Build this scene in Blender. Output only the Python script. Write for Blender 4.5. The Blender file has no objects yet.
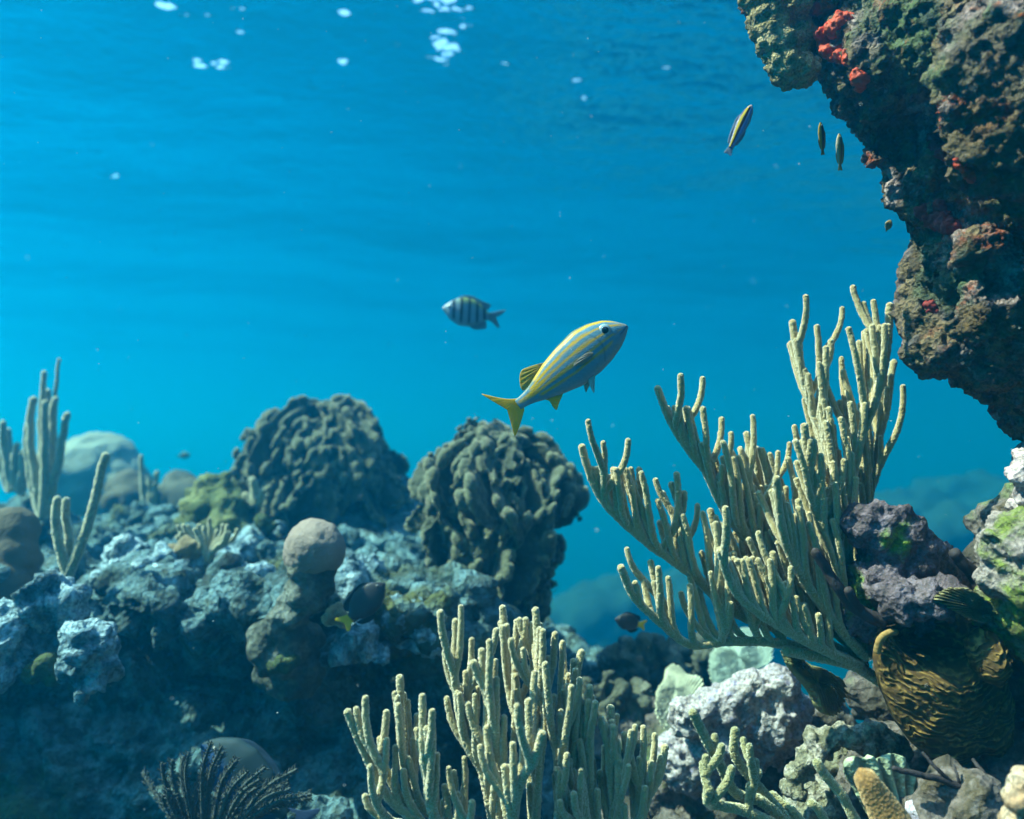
import bpy, bmesh, math, random
import numpy as np
from mathutils import Vector, Matrix

R = math.radians
random.seed(7)
rng = np.random.default_rng(7)
scene = bpy.context.scene
col = scene.collection

# ------------------------------------------------------------------ camera
W, H, F = 1024, 819, 800.0            # picture size and focal length in pixels
PITCH = 3.0
cam_d = bpy.data.cameras.new("camera")
cam = bpy.data.objects.new("camera", cam_d)
col.objects.link(cam)
cam_d.sensor_fit = 'HORIZONTAL'
cam_d.sensor_width = 36.0
cam_d.lens = 36.0 * F / W
cam.location = (0, 0, 0)
cam.rotation_euler = (R(90 + PITCH), 0, 0)
cam_d.clip_start = 0.02
cam_d.clip_end = 400
cam_d.dof.use_dof = True
cam_d.dof.focus_distance = 0.98
cam_d.dof.aperture_fstop = 3.2
scene.camera = cam

# ------------------------------------------------------------------ sky, sun, exposure
SUN_DIR = Vector((-0.62, -0.05, 0.80)).normalized()      # towards the sun
world = bpy.data.worlds.new("World")
scene.world = world
world.use_nodes = True
wn = world.node_tree
sky = wn.nodes.new('ShaderNodeTexSky')
sky.sky_type = 'NISHITA'
sky.sun_disc = False
sky.sun_elevation = math.asin(SUN_DIR.z)
sky.sun_rotation = math.atan2(SUN_DIR.x, SUN_DIR.y)
bg = wn.nodes['Background']
bg.inputs['Strength'].default_value = 0.15
wn.links.new(sky.outputs['Color'], bg.inputs['Color'])

sun_d = bpy.data.lights.new("sun", 'SUN')
sun_d.energy = 5.0
sun_d.angle = R(0.5)
sun_d.color = (1.0, 0.82, 0.69)
sun = bpy.data.objects.new("sun", sun_d)
sun.rotation_euler = SUN_DIR.to_track_quat('Z', 'Y').to_euler()
col.objects.link(sun)

vs = scene.view_settings
vs.view_transform = 'Standard'
vs.look = 'None'
vs.gamma = 1.0
vs.use_curve_mapping = False
vs.exposure = 2.06

scene.render.engine = 'CYCLES'
cy = scene.cycles
cy.use_denoising = True
cy.max_bounces = 6
cy.diffuse_bounces = 2
cy.glossy_bounces = 3
cy.transparent_max_bounces = 12
cy.volume_bounces = 1
cy.use_adaptive_sampling = True
cy.adaptive_threshold = 0.02
cy.caustics_reflective = False
cy.caustics_refractive = False
cy.sample_clamp_indirect = 4.0

SURF_Z, BED_Z = 2.15, -6.0

# ------------------------------------------------------------------ pixel + distance -> world point
_cp, _sp = math.cos(R(PITCH)), math.sin(R(PITCH))
def P(px, py, d):
    """world point seen at pixel (px, py), d metres in front of the camera"""
    x = (px - W / 2) / F * d
    u = (H / 2 - py) / F * d
    return Vector((x, d * _cp - u * _sp, d * _sp + u * _cp))

def tag(o, label=None, cat=None, group=None, kind=None):
    if label: o['label'] = label
    if cat: o['category'] = cat
    if group: o['group'] = group
    if kind: o['kind'] = kind
    return o

def link(name, me, mat=None, parent=None, loc=None):
    o = bpy.data.objects.new(name, me)
    col.objects.link(o)
    if mat is not None: me.materials.append(mat)
    if parent is not None: o.parent = parent
    if loc is not None: o.location = loc
    return o

def empty(name, loc):
    o = bpy.data.objects.new(name, None)
    o.location = loc
    col.objects.link(o)
    return o

def smooth(me):
    me.polygons.foreach_set('use_smooth', np.ones(len(me.polygons), dtype=bool))
    return me

def mesh_from(verts, faces, name='m', sm=True):
    me = bpy.data.meshes.new(name)
    me.from_pydata([tuple(v) for v in verts], [], faces)
    me.update()
    if sm: smooth(me)
    return me

# ------------------------------------------------------------------ numpy noise
def _hash(ix, iy, iz, seed):
    h = (ix * 374761393 + iy * 668265263 + iz * 2147483647 + seed * 1274126177) & 0xFFFFFFFF
    h = ((h ^ (h >> 13)) * 1274126177) & 0xFFFFFFFF
    h = ((h ^ (h >> 16)) * 2246822519) & 0xFFFFFFFF
    return (h ^ (h >> 15)) & 0xFFFFFFFF
_G = np.array([(1,1,0),(-1,1,0),(1,-1,0),(-1,-1,0),(1,0,1),(-1,0,1),(1,0,-1),(-1,0,-1),(0,1,1),(0,-1,1),(0,1,-1),(0,-1,-1)], float)
def pnoise(p, seed=0):
    """gradient noise, p is (n,3), result about -1..1"""
    p = np.asarray(p, float)
    i = np.floor(p).astype(np.int64); f = p - i
    w = f * f * f * (f * (f * 6 - 15) + 10)
    out = np.zeros(len(p))
    for dx in (0, 1):
        wx = w[:, 0] if dx else 1 - w[:, 0]
        for dy in (0, 1):
            wy = w[:, 1] if dy else 1 - w[:, 1]
            for dz in (0, 1):
                wz = w[:, 2] if dz else 1 - w[:, 2]
                g = _G[_hash(i[:, 0] + dx, i[:, 1] + dy, i[:, 2] + dz, seed) % 12]
                d = g[:, 0] * (f[:, 0] - dx) + g[:, 1] * (f[:, 1] - dy) + g[:, 2] * (f[:, 2] - dz)
                out += wx * wy * wz * d
    return out
def fbm(p, scale, octv=4, seed=0, gain=0.5):
    p = np.asarray(p, float) * scale
    a, s, t = 1.0, 0.0, 0.0
    for k in range(octv):
        s = s + a * pnoise(p, seed + k * 17); t += a
        p = p * 2.03 + 7.1; a *= gain
    return s / t
def ridged(p, scale, octv=2, seed=0, gain=0.5):
    p = np.asarray(p, float) * scale
    a, s, t = 1.0, 0.0, 0.0
    for k in range(octv):
        s = s + a * (1 - np.minimum(1, np.abs(pnoise(p, seed + k * 31)) * 2.2)); t += a
        p = p * 2.03 + 3.7; a *= gain
    return s / t
def cells(p, scale, seed=0):
    """distance to the nearest jittered cell point (0 at its centre)"""
    p = np.asarray(p, float) * scale
    i = np.floor(p).astype(np.int64); f = p - i
    best = np.full(len(p), 9.0)
    for dx in (-1, 0, 1):
        for dy in (-1, 0, 1):
            for dz in (-1, 0, 1):
                a, b, c = i[:, 0] + dx, i[:, 1] + dy, i[:, 2] + dz
                jx = _hash(a, b, c, seed) / 4294967296.0
                jy = _hash(a, b, c, seed + 91) / 4294967296.0
                jz = _hash(a, b, c, seed + 173) / 4294967296.0
                d = (dx + jx - f[:, 0])**2 + (dy + jy - f[:, 1])**2 + (dz + jz - f[:, 2])**2
                best = np.minimum(best, d)
    return np.sqrt(best)

# ------------------------------------------------------------------ node helpers
class NT:
    def __init__(s, name):
        s.m = bpy.data.materials.new(name); s.m.use_nodes = True
        s.t = s.m.node_tree; s.n = s.t.nodes; s.l = s.t.links
        s.b = s.n['Principled BSDF']; s.out = s.n['Material Output']
        s.b.inputs['Roughness'].default_value = 0.85
        s.b.inputs['Specular IOR Level'].default_value = 0.2
    def new(s, t, **kw):
        n = s.n.new(t)
        for k, v in kw.items():
            if k in n.inputs: s.set(n.inputs[k], v)
            else: setattr(n, k, v)
        return n
    def set(s, inp, v):
        if isinstance(v, bpy.types.NodeSocket): s.l.new(v, inp)
        else: inp.default_value = v
    def coord(s): return s.new('ShaderNodeTexCoord').outputs['Object']
    def noise(s, scale, detail=4, rough=0.55, vec=None, dist=0.0):
        n = s.new('ShaderNodeTexNoise', Scale=scale, Detail=detail, Roughness=rough, Distortion=dist)
        s.l.new(vec or s.coord(), n.inputs['Vector']); return n.outputs['Fac']
    def voro(s, scale, vec=None, feature='F1'):
        n = s.new('ShaderNodeTexVoronoi', feature=feature, Scale=scale)
        s.l.new(vec or s.coord(), n.inputs['Vector']); return n.outputs['Distance']
    def ramp(s, fac, stops, interp='LINEAR'):
        r = s.new('ShaderNodeValToRGB'); r.color_ramp.interpolation = interp
        e = r.color_ramp.elements
        while len(e) < len(stops): e.new(0.5)
        for i, (p, c) in enumerate(stops):
            e[i].position = p
            e[i].color = (c, c, c, 1) if isinstance(c, (int, float)) else (*c, 1)
        s.set(r.inputs['Fac'], fac); return r.outputs['Color']
    def mix(s, fac, a, b, mode='MIX'):
        n = s.new('ShaderNodeMix', data_type='RGBA', blend_type=mode)
        s.set(n.inputs[0], fac)
        for k, v in ((6, a), (7, b)):
            s.set(n.inputs[k], (*v, 1) if isinstance(v, tuple) else v)
        return n.outputs[2]
    def math(s, op, a, b=0.0):
        n = s.new('ShaderNodeMath', operation=op); s.set(n.inputs[0], a); s.set(n.inputs[1], b); return n.outputs[0]
    def bump(s, h, strength=0.5, dist=0.01):
        n = s.new('ShaderNodeBump', Strength=strength, Distance=dist)
        s.l.new(h, n.inputs['Height']); s.l.new(n.outputs['Normal'], s.b.inputs['Normal'])
    def color(s, c): s.set(s.b.inputs['Base Color'], (*c, 1) if isinstance(c, tuple) else c)
    def sheen(s, w, tint=(1, 1, 1), r=0.5):
        s.b.inputs['Sheen Weight'].default_value = w
        s.b.inputs['Sheen Tint'].default_value = (*tint, 1)
        s.b.inputs['Sheen Roughness'].default_value = r

# ------------------------------------------------------------------ water: the body of water, its surface, the seabed
def build_water():
    m = bpy.data.materials.new("sea_water"); m.use_nodes = True
    t = m.node_tree; t.nodes.remove(t.nodes['Principled BSDF'])
    v = t.nodes.new('ShaderNodeVolumePrincipled')
    v.inputs['Color'].default_value = (0.001, 0.198, 0.424, 1)
    v.inputs['Density'].default_value = 0.155
    v.inputs['Anisotropy'].default_value = 0.66
    v.inputs['Absorption Color'].default_value = (0.0, 0.57, 0.62, 1)
    t.links.new(v.outputs[0], t.nodes['Material Output'].inputs['Volume'])
    bm = bmesh.new()
    bmesh.ops.create_cube(bm, size=1)
    x0, x1, y0, y1, z0, z1 = -121, 121, -41, 201, BED_Z - 1.6, SURF_Z + 0.35
    for q in bm.verts:
        q.co = ((x0 + x1) / 2 + q.co.x * (x1 - x0), (y0 + y1) / 2 + q.co.y * (y1 - y0), (z0 + z1) / 2 + q.co.z * (z1 - z0))
    me = bpy.data.meshes.new("haze"); bm.to_mesh(me); bm.free()
    tag(link("haze", me, m), kind='stuff')

GLINTS = [(424, 4, 34, 24, 1.7), (438, 14, 30, 22, 1.7), (446, 56, 26, 26, 1.6), (215, 64, 44, 9, 1.2), (165, 8, 16, 10, 1.2), (112, 178, 24, 8, 1.0), (311, 88, 14, 8, 1.1), (288, 100, 10, 10, .9), (343, 67, 12, 7, .9), (345, 24, 12, 7, .9), (238, 34, 14, 7, .9), (240, 18, 16, 7, .8), (220, 2, 12, 6, 1.0), (95, 25, 14, 6, .8), (20, 20, 30, 6, .7), (612, 74, 26, 12, .8), (575, 85, 24, 8, .7), (585, 99, 18, 8, .6), (510, 70, 24, 9, .7), (680, 70, 50, 7, .7), (95, 152, 14, 6, .7), (2, 118, 10, 6, .8), (480, 140, 60, 12, .35), (230, 190, 40, 8, .4), (345, 225, 16, 5, .4), (465, 30, 30, 20, .8)]
def build_surface():
    # fine ripples near the camera, coarser further out, one sheet
    xs = np.concatenate([np.linspace(-120, -9, 90)[:-1], np.linspace(-9, -4.2, 100)[:-1], np.linspace(-4.2, 3.4, 580), np.linspace(3.4, 9, 110)[1:], np.linspace(9, 120, 90)[1:]])
    ys = np.concatenate([np.linspace(-40, 2.4, 50)[:-1], np.linspace(2.4, 8.4, 440), np.linspace(8.4, 18, 170)[1:], np.linspace(18, 200, 160)[1:]])
    X, Y = np.meshgrid(xs, ys)
    q = np.stack([X.ravel(), Y.ravel(), np.zeros(X.size)], 1)
    z = 0.035 * np.sin(1.3 * q[:, 0] + 0.6 * q[:, 1]) + 0.025 * np.sin(-0.9 * q[:, 0] + 1.7 * q[:, 1] + 1)
    z += 0.045 * fbm(q * (1, 1.4, 1), 0.9, 4, 5, 0.45)
    # choppy little wavelets, steep enough to open on the sky
    ch = 0.022 * pnoise(np.stack([q[:, 0] * 7.5 + q[:, 1] * 4, q[:, 1] * 13 - q[:, 0] * 2.5, q[:, 2]], 1), 21) + 0.024 * pnoise(np.stack([q[:, 0] * 19 + q[:, 1] * 9, q[:, 1] * 34 - q[:, 0] * 5, q[:, 2]], 1), 22) + 0.011 * pnoise(q * (55, 66, 1), 23)
    mask = np.full(len(q), .16)
    for gx, gy, w, h, s_ in GLINTS:
        e = R(PITCH) + math.atan((H / 2 - gy) / F)
        t = SURF_Z / math.tan(e); cx = (gx - W / 2) / F * math.hypot(t, SURF_Z) * math.cos(math.atan((H / 2 - gy) / F))
        sx = w / F * t * .5; sy = h / F * t / math.sin(e) * .5
        mask = np.maximum(mask, s_ * np.exp(-((q[:, 0] - cx) / sx)**2 - ((q[:, 1] - t) / sy)**2))
    z += ch * mask
    V = q.copy(); V[:, 2] = z
    nx, ny = len(xs), len(ys)
    I = np.arange(nx * ny).reshape(ny, nx)
    Fc = np.stack([I[:-1, :-1].ravel(), I[:-1, 1:].ravel(), I[1:, 1:].ravel(), I[1:, :-1].ravel()], 1)
    me = mesh_from(V, Fc.tolist(), 'water_surface')
    m = bpy.data.materials.new("water_surface"); m.use_nodes = True
    t = m.node_tree; n = t.nodes; n.remove(n['Principled BSDF'])
    fr = n.new('ShaderNodeFresnel'); fr.inputs['IOR'].default_value = 1.333
    tr = n.new('ShaderNodeBsdfTransparent'); gl = n.new('ShaderNodeBsdfGlossy')
    gl.inputs['Roughness'].default_value = 0.06
    gl.inputs['Color'].default_value = (0.35, 0.75, 0.95, 1)
    mx = n.new('ShaderNodeMixShader')
    t.links.new(fr.outputs[0], mx.inputs[0]); t.links.new(tr.outputs[0], mx.inputs[1]); t.links.new(gl.outputs[0], mx.inputs[2])
    t.links.new(mx.outputs[0], n['Material Output'].inputs['Surface'])
    tag(link("water_surface", me, m, loc=(0, 0, SURF_Z)), kind='structure')

def build_seabed():
    g = np.concatenate([np.linspace(-120, -8, 90)[:-1], np.linspace(-8, 8, 120), np.linspace(8, 120, 90)[1:]])
    h = np.concatenate([np.linspace(-40, 0, 30)[:-1], np.linspace(0, 16, 120), np.linspace(16, 200, 120)[1:]])
    X, Y = np.meshgrid(g, h)
    q = np.stack([X.ravel(), Y.ravel(), np.zeros(X.size)], 1)
    q[:, 2] = 0.5 * fbm(q, 0.3, 5, 3) + 0.25 * np.maximum(0, ridged(q, 0.5, 3, 4) - .4)
    I = np.arange(len(q)).reshape(len(h), len(g))
    Fc = np.stack([I[:-1, :-1].ravel(), I[:-1, 1:].ravel(), I[1:, 1:].ravel(), I[1:, :-1].ravel()], 1)
    me = mesh_from(q, Fc.tolist(), 'seabed')
    s = NT('sand_and_rubble')
    s.color(s.ramp(s.noise(0.8, 6), [(0.35, (0.008, 0.01, 0.01)), (0.5, (0.018, 0.022, 0.022)), (0.65, (0.04, 0.05, 0.05))]))
    s.bump(s.noise(14, 5), 0.5, 0.04)
    tag(link("seabed", me, s.m, loc=(0, 0, BED_Z)), kind='structure')

build_water()
build_surface()
build_seabed()

# ------------------------------------------------------------------ shape builders
def ell(px, py, r, d, sx=1.0, sy=1.0, sz=1.0, rot=0.0):
    """an ellipsoid lump: centre at a pixel and distance, radius in pixels there"""
    return (P(px, py, d), r * d / F * Vector((sx, sy, sz)), rot)

def get_co(me):
    a = np.empty(len(me.vertices) * 3); me.vertices.foreach_get('co', a); return a.reshape(-1, 3)
def set_co(me, a):
    me.vertices.foreach_set('co', np.ascontiguousarray(a).ravel()); me.update()
def get_no(me):
    a = np.empty(len(me.vertices) * 3, dtype=np.float32); me.vertex_normals.foreach_get('vector', a); return a.reshape(-1, 3).astype(float)

def union(lumps, voxel, smooth_it=3, sub=3, extra=None):
    """one watertight mesh out of overlapping lumps"""
    bm = bmesh.new()
    for c, r, rot in lumps:
        if isinstance(rot, Matrix): M3 = rot.to_4x4()
        else: M3 = Matrix.Rotation(rot, 4, 'Y')
        M = Matrix.Translation(c) @ M3 @ Matrix.Diagonal((r[0], r[1], r[2], 1))
        bmesh.ops.create_icosphere(bm, subdivisions=sub, radius=1, matrix=M)
    me = bpy.data.meshes.new('tmp'); bm.to_mesh(me); bm.free()
    o = bpy.data.objects.new('tmp', me); col.objects.link(o)
    r = o.modifiers.new('r', 'REMESH'); r.mode = 'VOXEL'; r.voxel_size = voxel
    if smooth_it:
        s = o.modifiers.new('s', 'SMOOTH'); s.iterations = smooth_it; s.factor = 0.5
    dg = bpy.context.evaluated_depsgraph_get()
    out = bpy.data.meshes.new_from_object(o.evaluated_get(dg))
    bpy.data.objects.remove(o); bpy.data.meshes.remove(me)
    return smooth(out)

def roughen(me, layers, seed=0):
    for k, (kind, scale, amp, octv) in enumerate(layers):
        co, no = get_co(me), get_no(me)
        s = seed * 101 + k * 7
        if kind == 'fbm': h = fbm(co, scale, octv, s)
        elif kind == 'ridged': h = ridged(co + 0.25 / scale * np.stack([fbm(co, scale * .6, 2, s + i) for i in range(3)], 1), scale, octv, s) - 0.5
        elif kind == 'knobs': h = 0.55 - np.minimum(cells(co, scale, s), 1.0)
        elif kind == 'pits': h = -np.clip(0.42 - cells(co, scale, s), 0, 1) * 2.4
        set_co(me, co + no * (amp * h)[:, None])
    return me

def place(name, me, mat, parent=None):
    """give a mesh its origin at the middle of its foot and link it"""
    co = get_co(me)
    base = Vector(((co[:, 0].min() + co[:, 0].max()) / 2, (co[:, 1].min() + co[:, 1].max()) / 2, co[:, 2].min()))
    if parent is not None: base = Vector((0, 0, 0)) if not hasattr(parent, 'location') else Vector(parent.location)
    set_co(me, co - np.array(base))
    return link(name, me, mat, parent, None if parent is not None else base)

def rock(name, lumps, voxel, mat, layers, seed=0, parent=None, smooth_it=3):
    me = roughen(union(lumps, voxel, smooth_it), layers, seed)
    return place(name, me, mat, parent)

def bez(a, b, c, d, n):
    t = np.linspace(0, 1, n)[:, None]
    a, b, c, d = (np.array(v, float) for v in (a, b, c, d))
    return (1-t)**3*a + 3*(1-t)**2*t*b + 3*(1-t)*t*t*c + t**3*d

def spline(pts, n):
    """smooth path through points (Catmull-Rom), n samples evenly along it"""
    p = np.array([tuple(v) for v in pts], float)
    if len(p) == 2:
        q = p[0] + (p[1] - p[0]) * np.linspace(0, 1, n)[:, None]; return q
    e = np.vstack([2 * p[0] - p[1], p, 2 * p[-1] - p[-2]])
    out = []
    for i in range(1, len(e) - 2):
        t = np.linspace(0, 1, 24, endpoint=False)[:, None]
        a, b, c, d = e[i-1], e[i], e[i+1], e[i+2]
        out.append(0.5 * (2*b + (c-a)*t + (2*a-5*b+4*c-d)*t*t + (3*b-a-3*c+d)*t**3))
    q = np.vstack(out + [p[-1:]])
    L = np.concatenate([[0], np.cumsum(np.linalg.norm(np.diff(q, axis=0), axis=1))])
    s = np.linspace(0, L[-1], n)
    return np.stack([np.interp(s, L, q[:, k]) for k in range(3)], 1)

def tube(path, r0, r1, seg=12, step=None, bead=0.0, bead_scale=None, tip=True, seed=0, wob=0.0, fuzz=0.0):
    """tapering round stem along a path, rounded tip, beaded skin"""
    path = np.array([tuple(v) for v in path], float)
    L = np.concatenate([[0], np.cumsum(np.linalg.norm(np.diff(path, axis=0), axis=1))])
    step = step or r0 * 0.6
    n = max(4, int(L[-1] / step))
    s = np.linspace(0, L[-1], n)
    q = np.stack([np.interp(s, L, path[:, k]) for k in range(3)], 1)
    if wob: q = q + wob * np.stack([fbm(q, 0.25 / max(r0, 1e-5), 2, seed + k) for k in range(3)], 1) * np.minimum(1, s / (r0 * 4))[:, None]
    T = np.gradient(q, axis=0); T /= np.linalg.norm(T, axis=1)[:, None] + 1e-12
    U = np.empty_like(T); ref = np.array((0.31, 0.9, 0.12))
    u = ref - T[0] * ref.dot(T[0]); u /= np.linalg.norm(u)
    for i in range(n):
        u = u - T[i] * u.dot(T[i]); u /= np.linalg.norm(u); U[i] = u
    Vv = np.cross(T, U)
    rad = r0 + (r1 - r0) * (s / L[-1])
    if tip:
        e = np.clip((L[-1] - s) / r1, 0, 1); rad = rad * np.sqrt(np.clip(1 - (1 - e)**2, 0.02, 1))
    a = np.linspace(0, 2 * np.pi, seg, endpoint=False)
    off = 0.5 * (np.arange(n) % 2)[:, None] * (2 * np.pi / seg)
    A = a[None] + off
    pts = q[:, None] + rad[:, None, None] * (np.cos(A)[..., None] * U[:, None] + np.sin(A)[..., None] * Vv[:, None])
    V = pts.reshape(-1, 3)
    if bead:
        ax = np.repeat(q, seg, 0)
        nrm = V - ax
        bs = bead_scale or 0.9 / r0
        h = 0.5 - np.minimum(1, cells(V, bs, seed)) + 0.5 * pnoise(V * bs * 0.35, seed + 3)
        V = V + nrm * (bead * h + fuzz * (np.random.default_rng(seed + 1).random(len(V)) - .5))[:, None]
    I = np.arange(n * seg).reshape(n, seg); J = np.roll(I, -1, 1)
    Fc = np.stack([I[:-1].ravel(), J[:-1].ravel(), J[1:].ravel(), I[1:].ravel()], 1).tolist()
    V = np.vstack([V, q[:1], q[-1:]])
    c0, c1 = n * seg, n * seg + 1
    for k in range(seg):
        k2 = (k + 1) % seg
        Fc.append([c0, I[0, k2], I[0, k]]); Fc.append([c1, I[-1, k], I[-1, k2]])
    return V, Fc

def merge(parts):
    V, Fc, o = [], [], 0
    for v, f in parts:
        V.append(v); Fc += [[i + o for i in q] for q in f]; o += len(v)
    return np.vstack(V), Fc

def plate(outline, centre, front, back, normal=Vector((0, -1, 0)), rings=24, n=120, edge=0.35, jag=0.0, jag_n=40, seed=0, relief=None, bend=None):
    """a solid with a traced rim: bulges 'front' towards the normal and 'back' behind, rim edge thickness kept"""
    o = spline(list(outline) + [outline[0]], n + 1)[:-1]
    c = np.array(centre)
    nv = np.array(normal.normalized())
    if jag:
        th = np.arange(n) / n
        j = np.array([pnoise(np.array([[t * jag_n, 0.3, seed + .5]]), seed)[0] for t in th])
        o = c + (o - c) * (1 + jag * j)[:, None]
    s = np.sin(np.linspace(0.02, 1, rings) * np.pi / 2)
    F_, B_ = [], []
    for k, sk in enumerate(s):
        base = c + (o - c) * sk
        w = math.sqrt(max(0, 1 - sk * sk)) * (1 - edge) + edge * (1 if k < rings - 1 else 0)
        fo = base + nv * front * w; bo = base - nv * back * w
        F_.append(fo); B_.append(bo)
    Fp = np.vstack(F_); Bp = np.vstack(B_[:-1])
    if relief is not None: Fp[:(rings - 1) * n] += nv * relief(Fp[:(rings - 1) * n])[:, None]
    V = np.vstack([Fp, Bp, (c + nv * front)[None], (c - nv * back)[None]])
    if bend is not None: V = bend(V)
    I = np.arange(rings * n).reshape(rings, n)
    K = np.vstack([rings * n + np.arange((rings - 1) * n).reshape(rings - 1, n), I[-1:]])
    fc = []
    for G, flip in ((I, False), (K, True)):
        J = np.roll(G, -1, 1)
        q = np.stack([G[:-1].ravel(), G[1:].ravel(), J[1:].ravel(), J[:-1].ravel()], 1)
        if flip: q = q[:, ::-1]
        fc += q.tolist()
    c0 = len(V) - 2
    for k in range(n):
        k2 = (k + 1) % n
        fc.append([c0, int(I[0, k]), int(I[0, k2])]); fc.append([c0 + 1, int(K[0, k2]), int(K[0, k])])
    return V, fc

def paint(me, rgb, name='paint'):
    at = me.attributes.new(name, 'FLOAT_COLOR', 'POINT')
    a = np.ones((len(me.vertices), 4), dtype=np.float32); a[:, :3] = rgb
    at.data.foreach_set('color', a.ravel())

def project(co):
    """pixels of world points (for finding which lump of a rock a patch grows on)"""
    x = co[:, 0]; y = co[:, 1]; z = co[:, 2]
    d = y * _cp + z * _sp; u = -y * _sp + z * _cp
    return W / 2 + F * x / d, H / 2 - F * u / d, d

from mathutils.bvhtree import BVHTree
def surf_hit(o, px, py):
    me = o.data; M = o.matrix_world if o.parent else Matrix.Translation(o.location)
    bvh = BVHTree.FromPolygons([M @ v.co for v in me.vertices], [tuple(p.vertices) for p in me.polygons])
    def f(px, py):
        r = bvh.ray_cast(Vector((0, 0, 0)), P(px, py, 1).normalized())
        return r[0], r[1]
    return f if px is None else f(px, py)

# ------------------------------------------------------------------ materials
def mat_rock(name, stops, scale=9.0, bump=0.7, bdist=0.012, fine=55.0, patch=None, speck=None, paint_mix=False, patch2=None):
    s = NT(name)
    c = s.ramp(s.noise(scale, 7, 0.62, dist=0.6), stops)
    if patch:                                   # larger growths of another colour
        col_, sc, lo, hi = patch
        c = s.mix(s.ramp(s.noise(sc, 5, 0.6), [(lo, 0.0), (hi, 1.0)]), c, col_)
    if patch2:
        c = s.mix(s.ramp(s.noise(patch2[1], 4, 0.7, dist=1.0), [(patch2[2], 0.0), (patch2[3], 1.0)]), c, patch2[0])
    if speck:                                   # small light or dark spots of encrusting life
        col_, sc, th = speck
        c = s.mix(s.ramp(s.voro(sc), [(th, 1.0), (th + .12, 0.0)]), c, col_)
    c = s.mix(s.ramp(s.noise(fine * 2.2, 3, 0.6), [(0.36, 0.55), (0.55, 0.0)]), c, (0.03, 0.028, 0.022))
    if paint_mix:
        a = s.new('ShaderNodeAttribute', attribute_name='paint')
        c = s.mix(a.outputs['Alpha'], c, s.mix(s.noise(fine, 4), a.outputs['Color'], (0.02, 0.02, 0.01), 'MIX'))
    s.color(c)
    h = s.math('ADD', s.math('MULTIPLY', s.noise(fine, 6, 0.65), 1.0), s.math('MULTIPLY', s.voro(fine * 1.7), 0.6))
    s.bump(h, bump, bdist)
    return s.m

def mat_polyp(name, c1, c2, sheen=0.8, tint=(1, .95, .75), sc=260.0, bdist=0.002):
    s = NT(name)
    c = s.mix(s.noise(30, 3), c1, c2)
    c = s.mix(s.ramp(s.voro(sc), [(0.2, 0.0), (0.65, 0.6)]), c, tuple(v * 0.5 for v in c2))
    s.color(c); s.sheen(sheen, tint, 0.5)
    s.b.inputs['Subsurface Weight'].default_value = 0.0
    s.bump(s.voro(sc), 0.6, bdist)
    return s.m

def mat_attr(name, rough=0.45, spec=0.4, bump=None, sheen=0, trans=0.0):
    s = NT(name)
    a = s.new('ShaderNodeAttribute', attribute_name='paint')
    s.color(a.outputs['Color'])
    s.b.inputs['Roughness'].default_value = rough
    s.b.inputs['Specular IOR Level'].default_value = spec
    if bump: s.bump(s.voro(bump[0]), bump[1], bump[2])
    return s.m

def mat_thin(name):
    s = NT(name)
    a = s.new('ShaderNodeAttribute', attribute_name='paint')
    s.color(a.outputs['Color'])
    tr = s.new('ShaderNodeBsdfTranslucent'); s.l.new(a.outputs['Color'], tr.inputs['Color'])
    mx = s.new('ShaderNodeMixShader'); mx.inputs[0].default_value = .45
    s.l.new(s.b.outputs[0], mx.inputs[1]); s.l.new(tr.outputs[0], mx.inputs[2]); s.l.new(mx.outputs[0], s.out.inputs['Surface'])
    return s.m

def mat_plain(name, c, rough=0.6, spec=0.3, var=0.25, sc=40, bump=None):
    s = NT(name)
    s.color(s.mix(s.noise(sc, 4), tuple(v * (1 - var) for v in c), tuple(min(1, v * (1 + var)) for v in c)))
    s.b.inputs['Roughness'].default_value = rough
    s.b.inputs['Specular IOR Level'].default_value = spec
    if bump: s.bump(s.noise(bump[0], 5, .65), bump[1], bump[2])
    return s.m

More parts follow.
